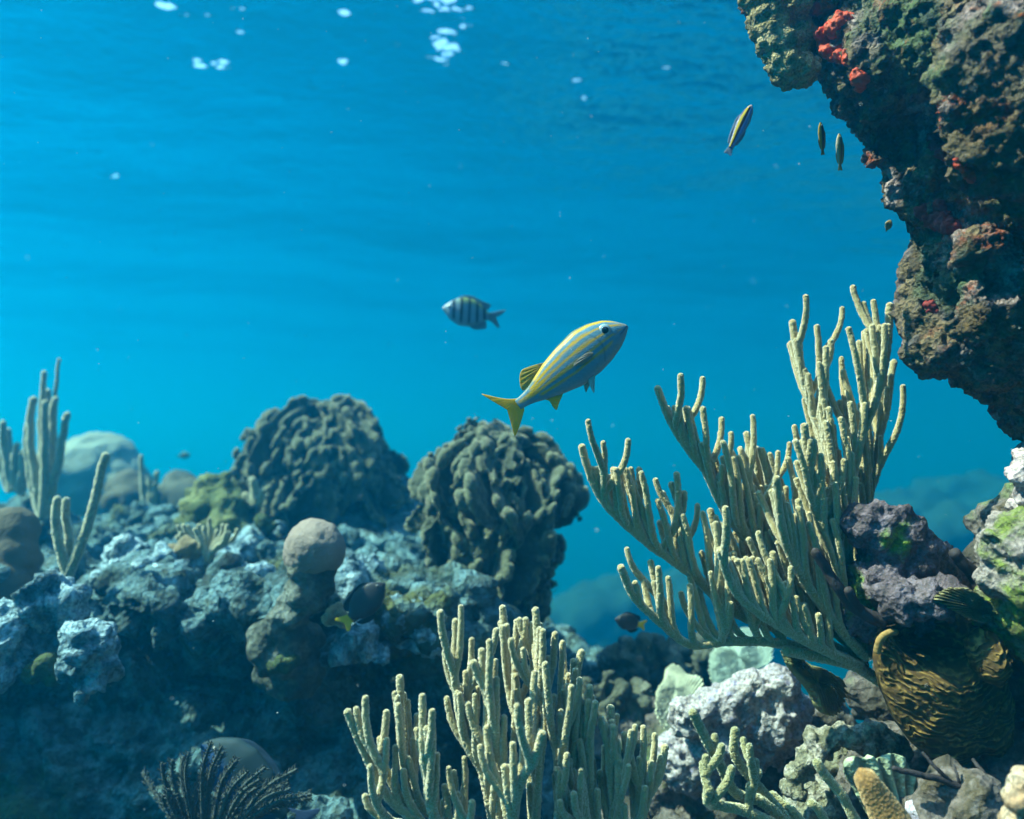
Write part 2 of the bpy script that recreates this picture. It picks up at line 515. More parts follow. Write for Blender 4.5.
# ------------------------------------------------------------------ branching soft corals
def sea_rod(name, label, limbs, tips, d, rp, mat, base, group=None, cat='soft coral', dspread=0.05, seed=1, fill=0,
            min_len=35, stem_r=1.5, bead=0.24, lean=0.0, steep=0.5, stem_path=None, fill_len=85):
    """limbs: [(pixel path, depth at start, depth at end)], tips: pixel positions of finger ends.
    Each limb is a part, each finger grown from it a sub-part."""
    rr = random.Random(seed)
    root = empty(name, base)
    tag(root, label, cat, group)
    px2m = d / F
    r = rp * px2m
    b = np.array(base)
    up = np.array((0, 0, 1.0))
    skel = []                                   # (point, tangent, limb index, pixel xy, along)
    limb_objs = []
    def add(nm, path, r0, r1, parent, sd):
        V, Fc = tube(path, r0, r1, 20, r0 * 0.17, bead, 3.1 / r, True, sd, r * 0.2, .26)
        o = link(nm, mesh_from(V - b, Fc, nm), None, parent)
        o.data.materials.append(mat)
        return o
    if stem_path:
        pth = spline([P(x, y, dd) for x, y, dd in stem_path], 60)
        add('stem', pth, r * stem_r * 1.15, r * stem_r, root, seed * 1000 + 999)
    for li, (pp, d0, d1) in enumerate(limbs):
        n = len(pp)
        pth = spline([P(x, y, d0 + (d1 - d0) * k / (n - 1)) for k, (x, y) in enumerate(pp)], 90)
        o = add('branch', pth, r * stem_r, r * 0.95, root, seed * 1000 + li)
        limb_objs.append(o)
        T = np.gradient(pth, axis=0); T /= np.linalg.norm(T, axis=1)[:, None]
        for k in range(2, 86, 2): skel.append((pth[k], T[k], li, k / 90))
    def grow(tp, sd):
        best = None
        for (q, t, li, al) in skel:
            v = tp - q
            dz = v[2]; dx = math.hypot(v[0] - lean * dz, v[1])
            L = np.linalg.norm(v) / px2m
            if dz < 0.6 * min_len * px2m: continue
            cst = L + 3.0 * max(0, dx - steep * dz) / px2m + (4 * (min_len - L) if L < min_len else 0) + 1.2 * abs(v[1]) / px2m
            if best is None or cst < best[0]: best = (cst, q, t, li, L)
        if best is None: return
        _, q, t, li, L = best
        Lm = L * px2m
        side = tp - q; side[2] = 0
        pth = bez(q, q + (t * 0.4 + up * 0.6 + side / (np.linalg.norm(side) + 1e-6) * 0.35) * Lm * 0.28,
                  tp - (up + np.array((lean, 0, 0)) + side / Lm * 0.15) * Lm * 0.5, tp, 60)
        add('branchlet', pth, r * rr.uniform(0.92, 1.05), r * rr.uniform(0.66, 0.84), limb_objs[li], sd)
        T = np.gradient(pth, axis=0); T /= np.linalg.norm(T, axis=1)[:, None]
        for k in range(8, 36, 5): skel.append((pth[k], T[k], li, 0.5))
    order = sorted(tips, key=lambda t: -t[1])
    for k, tpx in enumerate(order):
        dd = tpx[2] if len(tpx) > 2 else None
        if dd is None:
            # finger end near the depth of the limb it stands over
            j = min(range(len(skel)), key=lambda i: abs(project(skel[i][0][None])[0][0] - tpx[0]) + 0.3 * abs(project(skel[i][0][None])[1][0] - tpx[1] - 70))
            dd = project(skel[j][0][None])[2][0] + rr.uniform(-dspread, dspread)
        grow(np.array(P(tpx[0], tpx[1], dd)), seed * 1000 + 50 + k)
    made = len(tips)
    extra = []
    jobs = []
    for li in range(len(limbs)):
        c = [s for s in skel[:43 * len(limbs)] if s[2] == li and .12 < s[3] < .86]
        Lpx = np.linalg.norm(c[-1][0] - c[0][0]) / px2m
        nb = int(Lpx / fill) if fill else 0
        zt = max(s[0][2] for s in skel[:43 * len(limbs)] if s[2] == li)
        for k in range(nb):
            q, t, _, al = c[min(len(c) - 1, int((k + rr.uniform(.2, .8)) / nb * len(c)))]
            L = min(rr.uniform(.40, 1.2) * fill_len * px2m, .97 * (zt - q[2]))
            if L < 24 * px2m: continue
            jobs.append((L, li, q, t, (-1) ** k))
    jobs.sort(key=lambda j: -j[0])
    for k, (L, li, q, t, sd_) in enumerate(jobs):
        ln = lean + rr.gauss(0, .10) + .30 * t[0]
        tp = q + np.array((ln * L, sd_ * rr.uniform(.08, .34) * L, L))
        side = tp - q; side[2] = 0
        pth = bez(q, q + (t * .45 + up * .55) * L * .28 + side * .35, tp - (up + np.array((ln, 0, 0))) * L * .5, tp, 60)
        if made < 98:
            made += 1
            add('branchlet', pth, r * rr.uniform(.9, 1.0), r * rr.uniform(.64, .82), limb_objs[li], seed * 1000 + 500 + k)
        else:
            extra.append(tube(pth, r * .95, r * .78, 18, r * 0.22, bead, 2.6 / r, True, seed * 1000 + 500 + k, r * 0.2, .26))
    if extra:
        V, Fc = merge(extra)
        o = link('branchlets', mesh_from(V - b, Fc, 'branchlets'), None, root); o.data.materials.append(mat); o['kind'] = 'stuff'
    return root

def simple_rods(name, label, stems, d, rp, mat, base, group=None, cat='soft coral', seed=1, bead=0.25):
    """a bunch of unbranched finger stems, each stem a part"""
    root = empty(name, base); tag(root, label, cat, group)
    b = np.array(base); r = rp * d / F
    for k, st in enumerate(stems):
        pts, f0, f1 = st[0], st[1], st[2]
        dd = d + (st[3] if len(st) > 3 else 0)
        pth = spline([P(x, y, dd) for x, y in pts], 80)
        V, Fc = tube(pth, r * f0, r * f1, 12, r * 0.4, bead, 1.4 / r, True, seed * 77 + k, r * 0.4)
        o = link('stem', mesh_from(V - b, Fc, 'stem'), None, root); o.data.materials.append(mat)
    return root

# ================================================================== large structure: reef slope and reef floor
ROUGH_BIG = [('fbm', 3.5, 0.10, 4), ('ridged', 7.0, 0.05, 2), ('knobs', 13.0, 0.05, 1), ('fbm', 24, 0.035, 3), ('pits', 45, 0.012, 1), ('fbm', 75, 0.010, 2)]
M_reef = mat_rock('reef_limestone', [(0.28, (0.012, 0.022, 0.022)), (0.42, (0.03, 0.06, 0.06)), (0.52, (0.12, 0.22, 0.25)), (0.60, (0.045, 0.065, 0.05)), (0.70, (0.26, 0.42, 0.47))],
                  scale=7.0, bump=1.0, bdist=0.016, fine=48, patch=((0.07, 0.085, 0.03), 3.0, 0.56, 0.64))
def reef_slope():
    rr = random.Random(3)
    L = []
    # top ledge: from the front lip back and away
    for k in range(150):
        t = rr.random()
        px = rr.uniform(-140, 440); d = 1.45 + 1.3 * t
        y = 585 - 90 * t + rr.uniform(-6, 14) + (12 if px < 120 else 0) + (max(0, px - 250) * 0.10 * (1 - t))
        r = rr.uniform(16, 34) * (1.1 - 0.4 * t)
        L.append(ell(px, y + r * 0.8, r, d, rr.uniform(.9, 1.4), rr.uniform(.9, 1.4), rr.uniform(.7, 1.1)))
    # front wall below the lip
    for k in range(190):
        px = rr.uniform(-120, 470); py = rr.uniform(600, 900)
        t = (py - 600) / 300
        d = 1.50 + 0.10 * math.sin(px * 0.02) + rr.uniform(-.05, .14) + 0.55 * t + (0.22 if 150 < px < 320 else 0)
        r = rr.uniform(22, 46)
        L.append(ell(px, py, r, d, 1, rr.uniform(.7, 1.2), rr.uniform(.8, 1.3)))
    # bulk behind
    for px in range(-150, 520, 60):
        for d in (2.05, 2.5, 3.0):
            L.append(ell(px, 735 + (px > 430) * 40, 130, d, 1.2, 1.8, 1.0))
    # the shoulder the lobed corals stand on
    for px, py, r, d in ((300, 560, 45, 2.75), (350, 545, 50, 2.7), (410, 560, 60, 2.6), (380, 500, 40, 2.8), (470, 640, 55, 2.35), (520, 660, 45, 2.4), (400, 620, 50, 2.3), (450, 690, 70, 2.2)):
        L.append(ell(px, py, r, d, 1, 1.2, 1))
    o = rock('reef_slope', L, 0.013, M_reef, ROUGH_BIG, 1)
    tag(o, kind='structure'); return o
slope = reef_slope()

def reef_floor():
    rr = random.Random(5)
    L = []
    for k in range(120):
        px = rr.uniform(330, 1250); t = rr.random()
        d = 0.8 + 1.2 * t
        y = 905 - 150 * t + rr.uniform(-10, 20)
        if px < 560: y += (560 - px) * 0.15
        r = rr.uniform(30, 60) * (1.1 - .4 * t)
        L.append(ell(px, y + r * .5, r, d, rr.uniform(.9, 1.3), rr.uniform(.8, 1.2), rr.uniform(.6, 1)))
    for px, py, r, d in ((990, 690, 75, 1.12), (960, 630, 55, 1.12), (1040, 640, 80, 1.05), (1010, 760, 90, 1.1), (930, 740, 60, 1.2), (880, 690, 38, 1.2), (1080, 560, 90, 1.1),
                         (900, 800, 60, 1.1), (850, 790, 50, 1.15), (1060, 820, 90, .95), (760, 790, 60, 1.35), (700, 790, 55, 1.45), (820, 740, 45, 1.35), (640, 760, 60, 1.7), (690, 735, 40, 1.6), (960, 820, 40, .85)):
        L.append(ell(px, py, r, d, 1, 1, 1))
    for px in range(300, 1300, 90):
        for d in (0.8, 1.2, 1.7): L.append(ell(px, 1080, 160, d, 1.2, 1.5, .9))
    m = mat_rock('reef_floor_rock', [(0.3, (0.019, 0.016, 0.013)), (0.45, (0.065, 0.052, 0.039)), (0.55, (0.156, 0.124, 0.117)), (0.65, (0.078, 0.058, 0.033)), (0.75, (0.260, 0.221, 0.221))],
                 scale=9, bump=.8, bdist=.01, fine=60, patch=((0.10, 0.14, 0.05), 6, .58, .66))
    o = rock('reef_floor', L, 0.0085, m, [('fbm', 6, .05, 3), ('ridged', 14, .025, 2), ('knobs', 30, .02, 1), ('fbm', 50, .012, 3), ('pits', 90, .006, 1)], 2)
    tag(o, kind='structure'); return o
floor = reef_floor()

# faint reef mounds far behind the gap
def far_reef():
    rr = random.Random(11)
    L = []
    for k in range(110):
        px = rr.uniform(520, 1150); d = rr.uniform(11.0, 14.0)
        top = 600 - max(0, px - 600) * .32
        L.append(ell(px, max(top, 492) + rr.uniform(20, 75), rr.uniform(25, 55), d, 1.3, 1.2, .8))
    o = rock('reef_mound', L, 0.09, mat_plain('far_reef', (.035, .045, .045), .9, .1, .5, 2), [('fbm', .8, .35, 3), ('knobs', 2.2, .25, 1), ('fbm', 5, .12, 2)], 3)
    tag(o, kind='structure')
far_reef()

# ================================================================== overhanging rock, top right
M_over = mat_rock('overhang_rock', [(0.28, (0.013, 0.011, 0.008)), (0.38, (0.059, 0.040, 0.020)), (0.46, (0.158, 0.112, 0.059)), (0.54, (0.086, 0.063, 0.056)), (0.62, (0.264, 0.198, 0.185)), (0.72, (0.363, 0.304, 0.290))],
                  scale=13, bump=1.0, bdist=0.006, fine=110, patch2=((0.22, 0.05, 0.018), 12, .57, .66), patch=((0.055, 0.085, 0.035), 7, .56, .64), paint_mix=True)
def overhang():
    L = [ell(870, 50, 52, .97), ell(930, 50, 95, .95), ell(884, 110, 44, .96), ell(935, 165, 52, .96), ell(860, 100, 24, .97), ell(880, 150, 26, .97), ell(905, 190, 26, .96),
         ell(966, 240, 58, .96), ell(940, 210, 42, .96), ell(970, 310, 54, .97), ell(960, 345, 42, .97), ell(950, 354, 32, .97), ell(990, 340, 55, .97), ell(1040, 370, 66, .98), ell(1010, 385, 26, .97),
         ell(1040, 180, 120, .95), ell(1040, 60, 120, .95), ell(905, -60, 100, .97), ell(1010, -90, 150, .95), ell(1150, 100, 160, .98), ell(1150, 300, 130, 1.0), ell(825, -40, 75, 1.0), ell(1010, 290, 70, .93),
         ell(1008, 75, 68, .80, .92, 1, 1.2), ell(1020, 140, 58, .80), ell(1060, 90, 90, .80), ell(1010, 0, 66, .82), ell(975, 310, 22, .88, .7, 1, 1.6), ell(985, 255, 26, .88), ell(870, 60, 26, .9, 1, 1, 1.3),
         ell(905, 60, 36, .9), ell(960, 120, 20, .88)]
    o = rock('overhanging_rock', L, 0.0034, M_over, [('fbm', 8, .045, 3), ('knobs', 16, .020, 1), ('ridged', 26, .009, 2), ('fbm', 50, .009, 4), ('pits', 70, .008, 1), ('ridged', 120, .005, 1), ('fbm', 240, .004, 2)], 4)
    tag(o, 'huge craggy brown rock crusted with life, hanging down from the upper right', 'rock')
    me = o.data
    co = get_co(me) + np.array(o.location)
    x, y, d = project(co)
    rgba = np.zeros((len(co), 4), dtype=np.float32)
    nz = fbm(co, 30, 3, 8) * 22
    for (px, py, r, c) in ((935, 285, 28, (0.075, 0.120, 0.068)), (925, 250, 14, (0.120, 0.150, 0.090)), (970, 255, 20, (0.068, 0.105, 0.060)), (975, 320, 24, (0.150, 0.083, 0.026)), (985, 150, 50, (0.150, 0.105, 0.045)),
                           (1000, 60, 50, (0.180, 0.143, 0.098)), (960, 180, 18, (0.165, 0.105, 0.038)), (905, 250, 12, (0.262, 0.210, 0.225)), (868, 45, 16, (0.255, 0.210, 0.240)), (870, 55, 14, (0.270, 0.210, 0.150)), (850, 165, 12, (0.038, 0.038, 0.022)), (1015, 175, 14, (0.090, 0.150, 0.038)),
                           (912, 340, 12, (0.225, 0.188, 0.203)), (895, 130, 18, (0.150, 0.112, 0.060)), (930, 20, 14, (0.075, 0.120, 0.105))):
        k = np.clip((r + nz - np.hypot(x - px, y - py)) / 8, 0, 1) * 0.8
        k = k[:, None]
        rgba[:, :3] = rgba[:, :3] * (1 - k) + np.array(c) * k; rgba[:, 3:] = np.maximum(rgba[:, 3:], k)
    at = me.attributes.new('paint', 'FLOAT_COLOR', 'POINT'); at.data.foreach_set('color', rgba.ravel())
    return o
over = overhang()
hit_over = surf_hit(over, None, None)

M_red = mat_plain('red_sponge', (0.38, 0.035, 0.004), .55, .3, .35, 90, (160, .7, .004))
M_dkred = mat_plain('dark_red_sponge', (0.15, 0.01, 0.008), .6, .3, .4, 60, (160, .7, .004))
M_crust = mat_rock('crust_coral', [(0.3, (0.08, 0.07, 0.03)), (0.5, (0.25, 0.21, 0.10)), (0.7, (0.42, 0.36, 0.22))], scale=30, bump=1, bdist=.004, fine=170)
def sponge(points, mat, label, seed):
    lumps = []
    for px, py, r in points:
        h, n = hit_over(px, py)
        if h is None: continue
        rr_ = r * h.length / F
        q = h - n * rr_ * .25
        if lumps:
            q0, r0_ = lumps[-1][0], lumps[-1][1]
            if (q - q0).length > .10: continue
            for t in (.25, .5, .75): lumps.append((q0.lerp(q, t), r0_.lerp(Vector((rr_, rr_ * .8, rr_)), t) * .9, 0.0))
        lumps.append((q, Vector((rr_, rr_ * .8, rr_)), 0.0))
    if not lumps: return
    me = roughen(union(lumps, 0.0016, 2), [('fbm', 50, .006, 3), ('knobs', 130, .004, 1), ('fbm', 250, .003, 2)], seed)
    b = np.array(over.location); set_co(me, get_co(me) - b)
    o = link('sponge_crust', me, mat, over); o['label'] = label
sponge([(832, 28, 7), (838, 24, 7), (844, 20, 7), (850, 16, 6), (838, 17, 6)], M_red, 'bright red sponge patch at the top of the rock', 1)
sponge([(822, 34, 7), (823, 39, 7), (824, 44, 7), (828, 50, 7), (836, 55, 6), (845, 58, 6), (846, 50, 4)], M_red, 'orange red sponge curling in a hook', 2)
sponge([(855, 70, 4), (857, 78, 5), (859, 86, 5), (865, 79, 4)], M_red, 'small red sponge below the hook', 3)
sponge([(790, 5, 9), (800, 12, 10), (812, 6, 9)], M_dkred, 'dark red sponge in the shaded hollow', 4)
sponge([(925, 212, 8), (935, 220, 10), (948, 226, 8), (940, 205, 6)], M_dkred, 'dark red sponge midway down the rock', 5)
sponge([(935, 145, 8), (942, 152, 7), (932, 138, 5)], M_dkred, 'dull red sponge under the pale bulge', 6)
sponge([(955, 160, 4), (958, 164, 4.5), (962, 168, 4.5), (966, 172, 4.5), (970, 176, 4.5), (974, 180, 4.5)], M_red, 'thin orange sponge strand', 7)
sponge([(930, 305, 6), (936, 310, 4)], M_dkred, 'small rust coloured sponge', 8)
# yellowish fuzzy lobe at the rock's left tip
me = roughen(union([ell(764, -6, 20, .92), ell(768, 22, 19, .92), ell(776, 46, 18, .92), ell(786, 68, 19, .92), ell(800, 72, 16, .92), ell(810, 66, 11, .93), ell(790, 82, 9, .92), ell(800, 40, 20, .98), ell(815, 50, 26, 1.0), ell(790, 5, 24, .97)], .0028, 2),
             [('fbm', 20, .012, 3), ('knobs', 70, .008, 1), ('knobs', 230, .004, 1), ('fbm', 300, .003, 2)], 9)
set_co(me, get_co(me) - np.array(over.location))
o = link('crust_lobe', me, M_crust, over); o['label'] = 'tan knobbly crust hanging at the left tip'

# ================================================================== lower right: rocks and corals on the reef floor
ROUGH_MID = [('fbm', 12, .022, 3), ('ridged', 26, .012, 2), ('knobs', 50, .011, 1), ('fbm', 90, .006, 3), ('pits', 110, .004, 1)]
M_purple = mat_rock('purple_rock', [(0.3, (0.025, 0.019, 0.022)), (0.45, (0.093, 0.068, 0.081)), (0.55, (0.174, 0.136, 0.167)), (0.65, (0.087, 0.062, 0.062)), (0.75, (0.310, 0.273, 0.298))],
                    scale=18, bump=1, bdist=.006, fine=100, patch=((0.13, 0.20, 0.03), 9, .57, .63))
M_pale = mat_rock('pale_rock', [(0.3, (0.184, 0.161, 0.172)), (0.45, (0.299, 0.253, 0.276)), (0.6, (0.437, 0.380, 0.368)), (0.72, (0.184, 0.149, 0.172))], scale=14, bump=.9, bdist=.006, fine=80,
                  speck=((0.28, 0.25, 0.36), 45, .14))
M_green = mat_rock('green_rock', [(0.3, (0.080, 0.064, 0.048)), (0.45, (0.136, 0.176, 0.032)), (0.55, (0.208, 0.176, 0.160)), (0.7, (0.384, 0.304, 0.304))], scale=14, bump=1, bdist=.006, fine=90)

o = rock('boulder', [ell(872, 528, 26, .97), ell(890, 535, 34, .97), ell(862, 520, 18, .97), ell(905, 560, 34, .98), ell(876, 572, 28, .98), ell(930, 580, 30, 1.0), ell(955, 600, 28, 1.02), ell(905, 610, 40, 1.02), ell(870, 610, 24, 1.0), ell(960, 640, 40, 1.08), ell(930, 600, 26, .91, 1.3, 1.2, .7), ell(900, 598, 20, .91), ell(885, 585, 22, .95)],
         .0042, M_purple, ROUGH_MID, 11)
tag(o, 'craggy purple grey boulder just right of the tall sea rod, with a green patch', 'rock')
o = rock('boulder', [ell(1016, 545, 30, .86), ell(1030, 560, 44, .86), ell(1000, 575, 22, .87), ell(1040, 600, 60, .9), ell(1005, 600, 24, .9), ell(1050, 520, 30, .9)], .0038, M_green, ROUGH_MID, 12)
tag(o, 'pinkish boulder streaked with bright green algae at the right edge', 'rock')
o = rock('boulder', [ell(1016, 476, 15, .9), ell(1028, 470, 20, .9), ell(1022, 492, 13, .9), ell(1045, 500, 26, .92), ell(1060, 460, 34, .95), ell(1075, 430, 40, .97), ell(1050, 545, 30, .92)], .0036, mat_rock('pink_rock', [(0.3, (0.1, 0.08, 0.08)), (0.5, (0.4, 0.32, 0.33)), (0.7, (0.62, 0.5, 0.5))], scale=18, fine=90, bump=1, bdist=.006), ROUGH_MID, 13)
tag(o, 'small pink lump of rock jutting in below the overhang', 'rock')
o = rock('boulder', [ell(690, 718, 24, 1.28), ell(708, 708, 22, 1.28), ell(735, 705, 30, 1.28), ell(752, 692, 25, 1.28), ell(776, 690, 26, 1.28), ell(772, 715, 34, 1.28), ell(720, 740, 34, 1.3), ell(760, 740, 34, 1.32), ell(790, 705, 18, 1.3), ell(740, 780, 40, 1.35), ell(690, 760, 36, 1.36)],
         .0052, M_pale, [('fbm', 9, .02, 3), ('pits', 22, .022, 1), ('knobs', 48, .012, 1), ('pits', 55, .014, 1), ('pits', 110, .008, 1), ('fbm', 110, .005, 3)], 14)
tag(o, 'big pale white boulder pitted with holes, in front of the sea fans', 'rock')
# arched lip
arch = [(792, 790, 12), (798, 772, 11), (806, 757, 11), (818, 745, 11), (832, 737, 11), (848, 733, 11), (864, 735, 11), (878, 742, 12), (890, 754, 12)]
o = rock('boulder', [ell(x, y, r, 1.03, 1, 1.8, 1) for x, y, r in arch] + [ell(850, 775, 40, 1.14, 1, .7, .9), ell(810, 805, 30, 1.08)], .0038,
         mat_rock('arch_rock', [(0.3, (0.042, 0.042, 0.021)), (0.48, (0.210, 0.189, 0.126)), (0.6, (0.385, 0.336, 0.294)), (0.72, (0.168, 0.140, 0.112))], scale=22, fine=100, bump=1, bdist=.006), ROUGH_MID, 15)
tag(o, 'low rock with an arched pale rim over a dark hollow', 'rock')
o = rock('boulder', [ell(1024, 800, 18, .7), ell(1034, 785, 20, .7), ell(1030, 825, 28, .72)], .003, mat_rock('bleached_rock', [(0.3, (0.34, 0.17, 0.07)), (0.5, (0.44, 0.33, 0.24)), (0.7, (0.52, 0.44, 0.38))], scale=18, fine=90, bump=1, bdist=.005), [('fbm', 20, .01, 3), ('knobs', 90, .006, 1)], 16)
tag(o, 'bleached cream and orange lump in the bottom right corner', 'rock')
o = rock('boulder', [ell(916, 812, 12, .86), ell(928, 803, 12, .86), ell(936, 815, 14, .87), ell(925, 835, 24, .9)], .003, mat_rock('lilac_rock', [(0.35, (0.160, 0.112, 0.176)), (0.5, (0.360, 0.288, 0.400)), (0.66, (0.528, 0.480, 0.528))], scale=24, fine=90, bump=1, bdist=.005), [('fbm', 20, .01, 3), ('knobs', 90, .005, 1)], 17)
tag(o, 'little lilac and white lump below the dark twig', 'rock')
# dark ridged corals in the middle distance
M_darkcor = mat_rock('dark_coral', [(0.35, (0.04, 0.045, 0.03)), (0.55, (0.10, 0.10, 0.07)), (0.7, (0.24, 0.24, 0.2))], scale=12, fine=60, bump=.8, bdist=.01)
def rot3(rx, ry, rz): return Matrix.Rotation(rz, 3, 'Z') @ Matrix.Rotation(ry, 3, 'Y') @ Matrix.Rotation(rx, 3, 'X')
rr = random.Random(21)
for (spec, lab, sd) in (([(612, 655, 13, 1.9), (628, 652, 16, 1.95), (645, 650, 15, 1.9), (660, 648, 14, 1.95), (632, 668, 18, 1.9), (650, 670, 20, 1.95), (615, 672, 12, 1.9), (670, 660, 18, 1.95), (680, 645, 12, 2.0)],
                         'dark ruffled coral standing between the damselfish and the pale sea fan', 1),
                        ([(590, 690, 14, 1.7), (606, 682, 13, 1.7), (622, 694, 14, 1.65), (636, 702, 12, 1.65), (612, 712, 16, 1.65), (642, 690, 10, 1.7), (630, 722, 18, 1.65), (648, 722, 12, 1.65)],
                         'dark knobbly coral with light edges beside the front sea rods', 2),
                        ([(700, 650, 14, 2.1), (715, 660, 16, 2.1), (730, 670, 14, 2.1), (690, 668, 14, 2.1)], 'shadowed coral lump between the two sea fans', 3)):
    L = []
    for x, y, r, d in spec:
        c, rad, _ = ell(x, y, r, d)
        L.append((c, Vector((rad[0] * .45, rad[0] * 1.1, rad[0] * 1.1)), rot3(rr.uniform(-.4, .4), rr.uniform(-.7, .7), rr.uniform(-1, 1))))
        L.append(ell(x, y + r * .9, r * .8, d + .03))
        L.append(ell(x, y + r * 2.2, r * .9, d + .06))
    o = rock('ruffled_coral', L, .0065, M_darkcor, [('ridged', 14, .025, 2), ('fbm', 30, .014, 3), ('knobs', 60, .006, 1)], 30 + sd)
    tag(o, lab, 'coral', 'dark corals in the middle distance')

# ---- sea fans: thin ribbed plates with a ragged rim
def sea_fan(label, outline, foot, d, mat, thick=.0028, ribs=70, tilt=Vector((0.25, -1, .1)), seed=1, jag=.07, curve=.04, depth_lift=0.0, jag_n=130):
    pts = [P(x, y, d + depth_lift * (foot[1] - y) / 60) for x, y in outline]
    c = sum(pts, Vector()) / len(pts)
    f = np.array(P(foot[0], foot[1], d))
    def rel(v):
        a = np.arctan2(v[:, 0] - f[0], v[:, 2] - f[2])
        rad = np.hypot(v[:, 0] - f[0], v[:, 2] - f[2])
        return thick * .9 * np.sin(a * ribs * 2 + 6 * fbm(v, 14, 2, seed)) + thick * .5 * fbm(v, 60, 2, seed + 2)
    def bnd(v):
        v = v.copy(); rad2 = (v[:, 0] - f[0])**2 + (v[:, 2] - f[2])**2
        v[:, 1] += curve * np.sin(14 * (v[:, 0] - f[0])) * 1.0 + .3 * curve * fbm(v, 10, 2, seed)
        return v
    V, Fc = plate(pts, c, thick, thick, tilt, 40, 420, .6, jag, jag_n, seed, rel, bnd)
    me = mesh_from(V, Fc)
    a_ = np.arctan2(V[:, 0] - f[0], V[:, 2] - f[2])
    k_ = (.5 + .5 * np.sin(a_ * ribs * 2 + 6 * fbm(V, 14, 2, seed))) * (.7 + .6 * fbm(V, 120, 3, seed))
    paint(me, np.array(mat[0]) * (.45 + .75 * k_)[:, None])
    o = place('sea_fan', me, mat[1]); tag(o, label, 'sea fan'); return o
def mat_fan(nm, a, b): return (a, mat_attr(nm, .85, .15, (260, .6, .002)))
sea_fan('pale cream sea fan with a toothed rim behind the white boulder', [(655, 712), (656, 692), (664, 682), (668, 670), (678, 668), (684, 672), (690, 678), (704, 682), (706, 692), (690, 712), (676, 728), (664, 728)], (668, 735), 1.42, depth_lift=.14, mat=mat_fan('cream_fan', (.5, .49, .34), 0), seed=2)
sea_fan('pale blue green sea fan farther back under the tall sea rod', [(706, 668), (710, 650), (728, 636), (748, 630), (770, 636), (776, 655), (770, 668), (745, 672), (725, 682), (712, 684)], (745, 690), 1.75, depth_lift=.16, mat=mat_fan('teal_fan', (.42, .50, .40), 0), seed=3, curve=.03)
sea_fan('olive ribbed plate hanging beside the stem of the tall sea rod', [(778, 648), (790, 652), (806, 664), (826, 672), (850, 690), (848, 712), (834, 720), (822, 712), (812, 694), (798, 678), (786, 664)], (800, 640), 1.12, mat_fan('olive_plate', (.26, .24, .11), 0), seed=4, thick=.01, jag=.03)
sea_fan('small feathery cream fan stuck on the dark rock above the plate coral', [(930, 598), (944, 588), (962, 588), (978, 596), (992, 610), (984, 622), (968, 618), (956, 612), (944, 606)], (996, 612), .88, mat_fan('little_fan', (.24, .21, .11), 0), thick=.004, ribs=60, seed=5, jag=.12, curve=.01)
sea_fan('mint white scalloped plate behind the brown finger sponge', [(839, 768), (840, 756), (850, 752), (860, 755), (866, 752), (870, 758), (882, 755), (896, 754), (908, 762), (914, 774), (926, 790), (940, 800), (930, 818), (890, 822), (866, 812), (852, 790)], (900, 840), .90, mat_fan('mint_plate', (.36, .41, .27), 0), thick=.005, ribs=16, seed=6, jag=.03, curve=.02, jag_n=50)

# ---- brown plate coral with wavy ridges
def plate_coral():
    root = empty('plate_coral', P(945, 700, 1.0))
    tag(root, 'golden brown plate coral covered in wavy ridges, hanging below the purple boulder', 'coral')
    s = NT('ridged_plate')
    a = s.new('ShaderNodeAttribute', attribute_name='paint')
    s.color(s.mix(s.noise(60, 4), a.outputs['Color'], (0.05, 0.03, 0.008), 'MIX')); s.bump(s.noise(200, 4), .5, .003)
    for (outl, cen, d, fr, bk, cup, lab, sd) in (
        ([(877, 640), (884, 628), (900, 622), (925, 600), (955, 604), (985, 625), (1000, 650), (1008, 690), (1014, 715), (1008, 740), (994, 755), (975, 752), (958, 764), (935, 760), (915, 745), (897, 722), (884, 695), (876, 665)],
         (945, 690), .935, .042, .05, True, None, 1),
        ([(966, 640), (980, 628), (996, 636), (1004, 655), (1006, 672), (998, 684), (986, 682), (974, 668)], (988, 658), .885, .022, .03, False, 'smaller ridged lobe on the right', 2)):
        pts = [P(x, y, d) for x, y in outl]
        c = P(*cen, d)
        f = np.array(P(935, 610, d)); m = d / F
        def wave(v):
            dx = (v[:, 0] - f[0]) / m; dz = (f[2] - v[:, 2]) / m
            r = np.hypot(dx * .85, dz) + 22 * fbm(v, 11, 2, 5 + sd) + 9 * fbm(v, 50, 2, 8 + sd) + 4 * fbm(v, 130, 2, 4)
            return r
        def crest(v, w):
            return (1 - np.abs(np.sin(w * np.pi / 6.6))) ** 1.6 * np.clip(.75 + 1.6 * fbm(v, 60, 2, 21), .15, 1.2)
        def rel(v):
            w = wave(v)
            h = .0042 * crest(v, w)
            if cup:
                q = np.hypot((v[:, 0] - P(925, 0, d)[0]) / m / 52, (v[:, 2] - P(925, 622, d)[2]) / m / 62)
                h = h - .036 * (1 + np.cos(np.pi * np.clip(q, 0, 1)))
            return h + .024 * fbm(v, 11, 3, 3)
        V, Fc = plate(pts, c, fr, bk, Vector((-.15, -1, .15)), 130, 520, .15, .025, 30, sd, rel)
        me = mesh_from(V - np.array(root.location), Fc)
        w = wave(V); k = np.clip(1.25 * crest(V, w), 0, 1)[:, None]
        paint(me, np.array((.055, .030, .010)) * (1 - k) + np.array((.34, .21, .06)) * k)
        o = link('ridged_plate' if cup else 'side_lobe', me, s.m, root)
        if lab: o['label'] = lab
    V, Fc = tube(spline([P(877, 652, .92), P(880, 640, .915), P(888, 633, .91), P(898, 632, .915)], 40), .0045, .0035, 14, .0015, .12, 200, True, 5)
    me = mesh_from(V - np.array(root.location), Fc); paint(me, np.tile((.42, .26, .09), (len(V), 1)))
    link('rolled_rim', me, s.m, root)
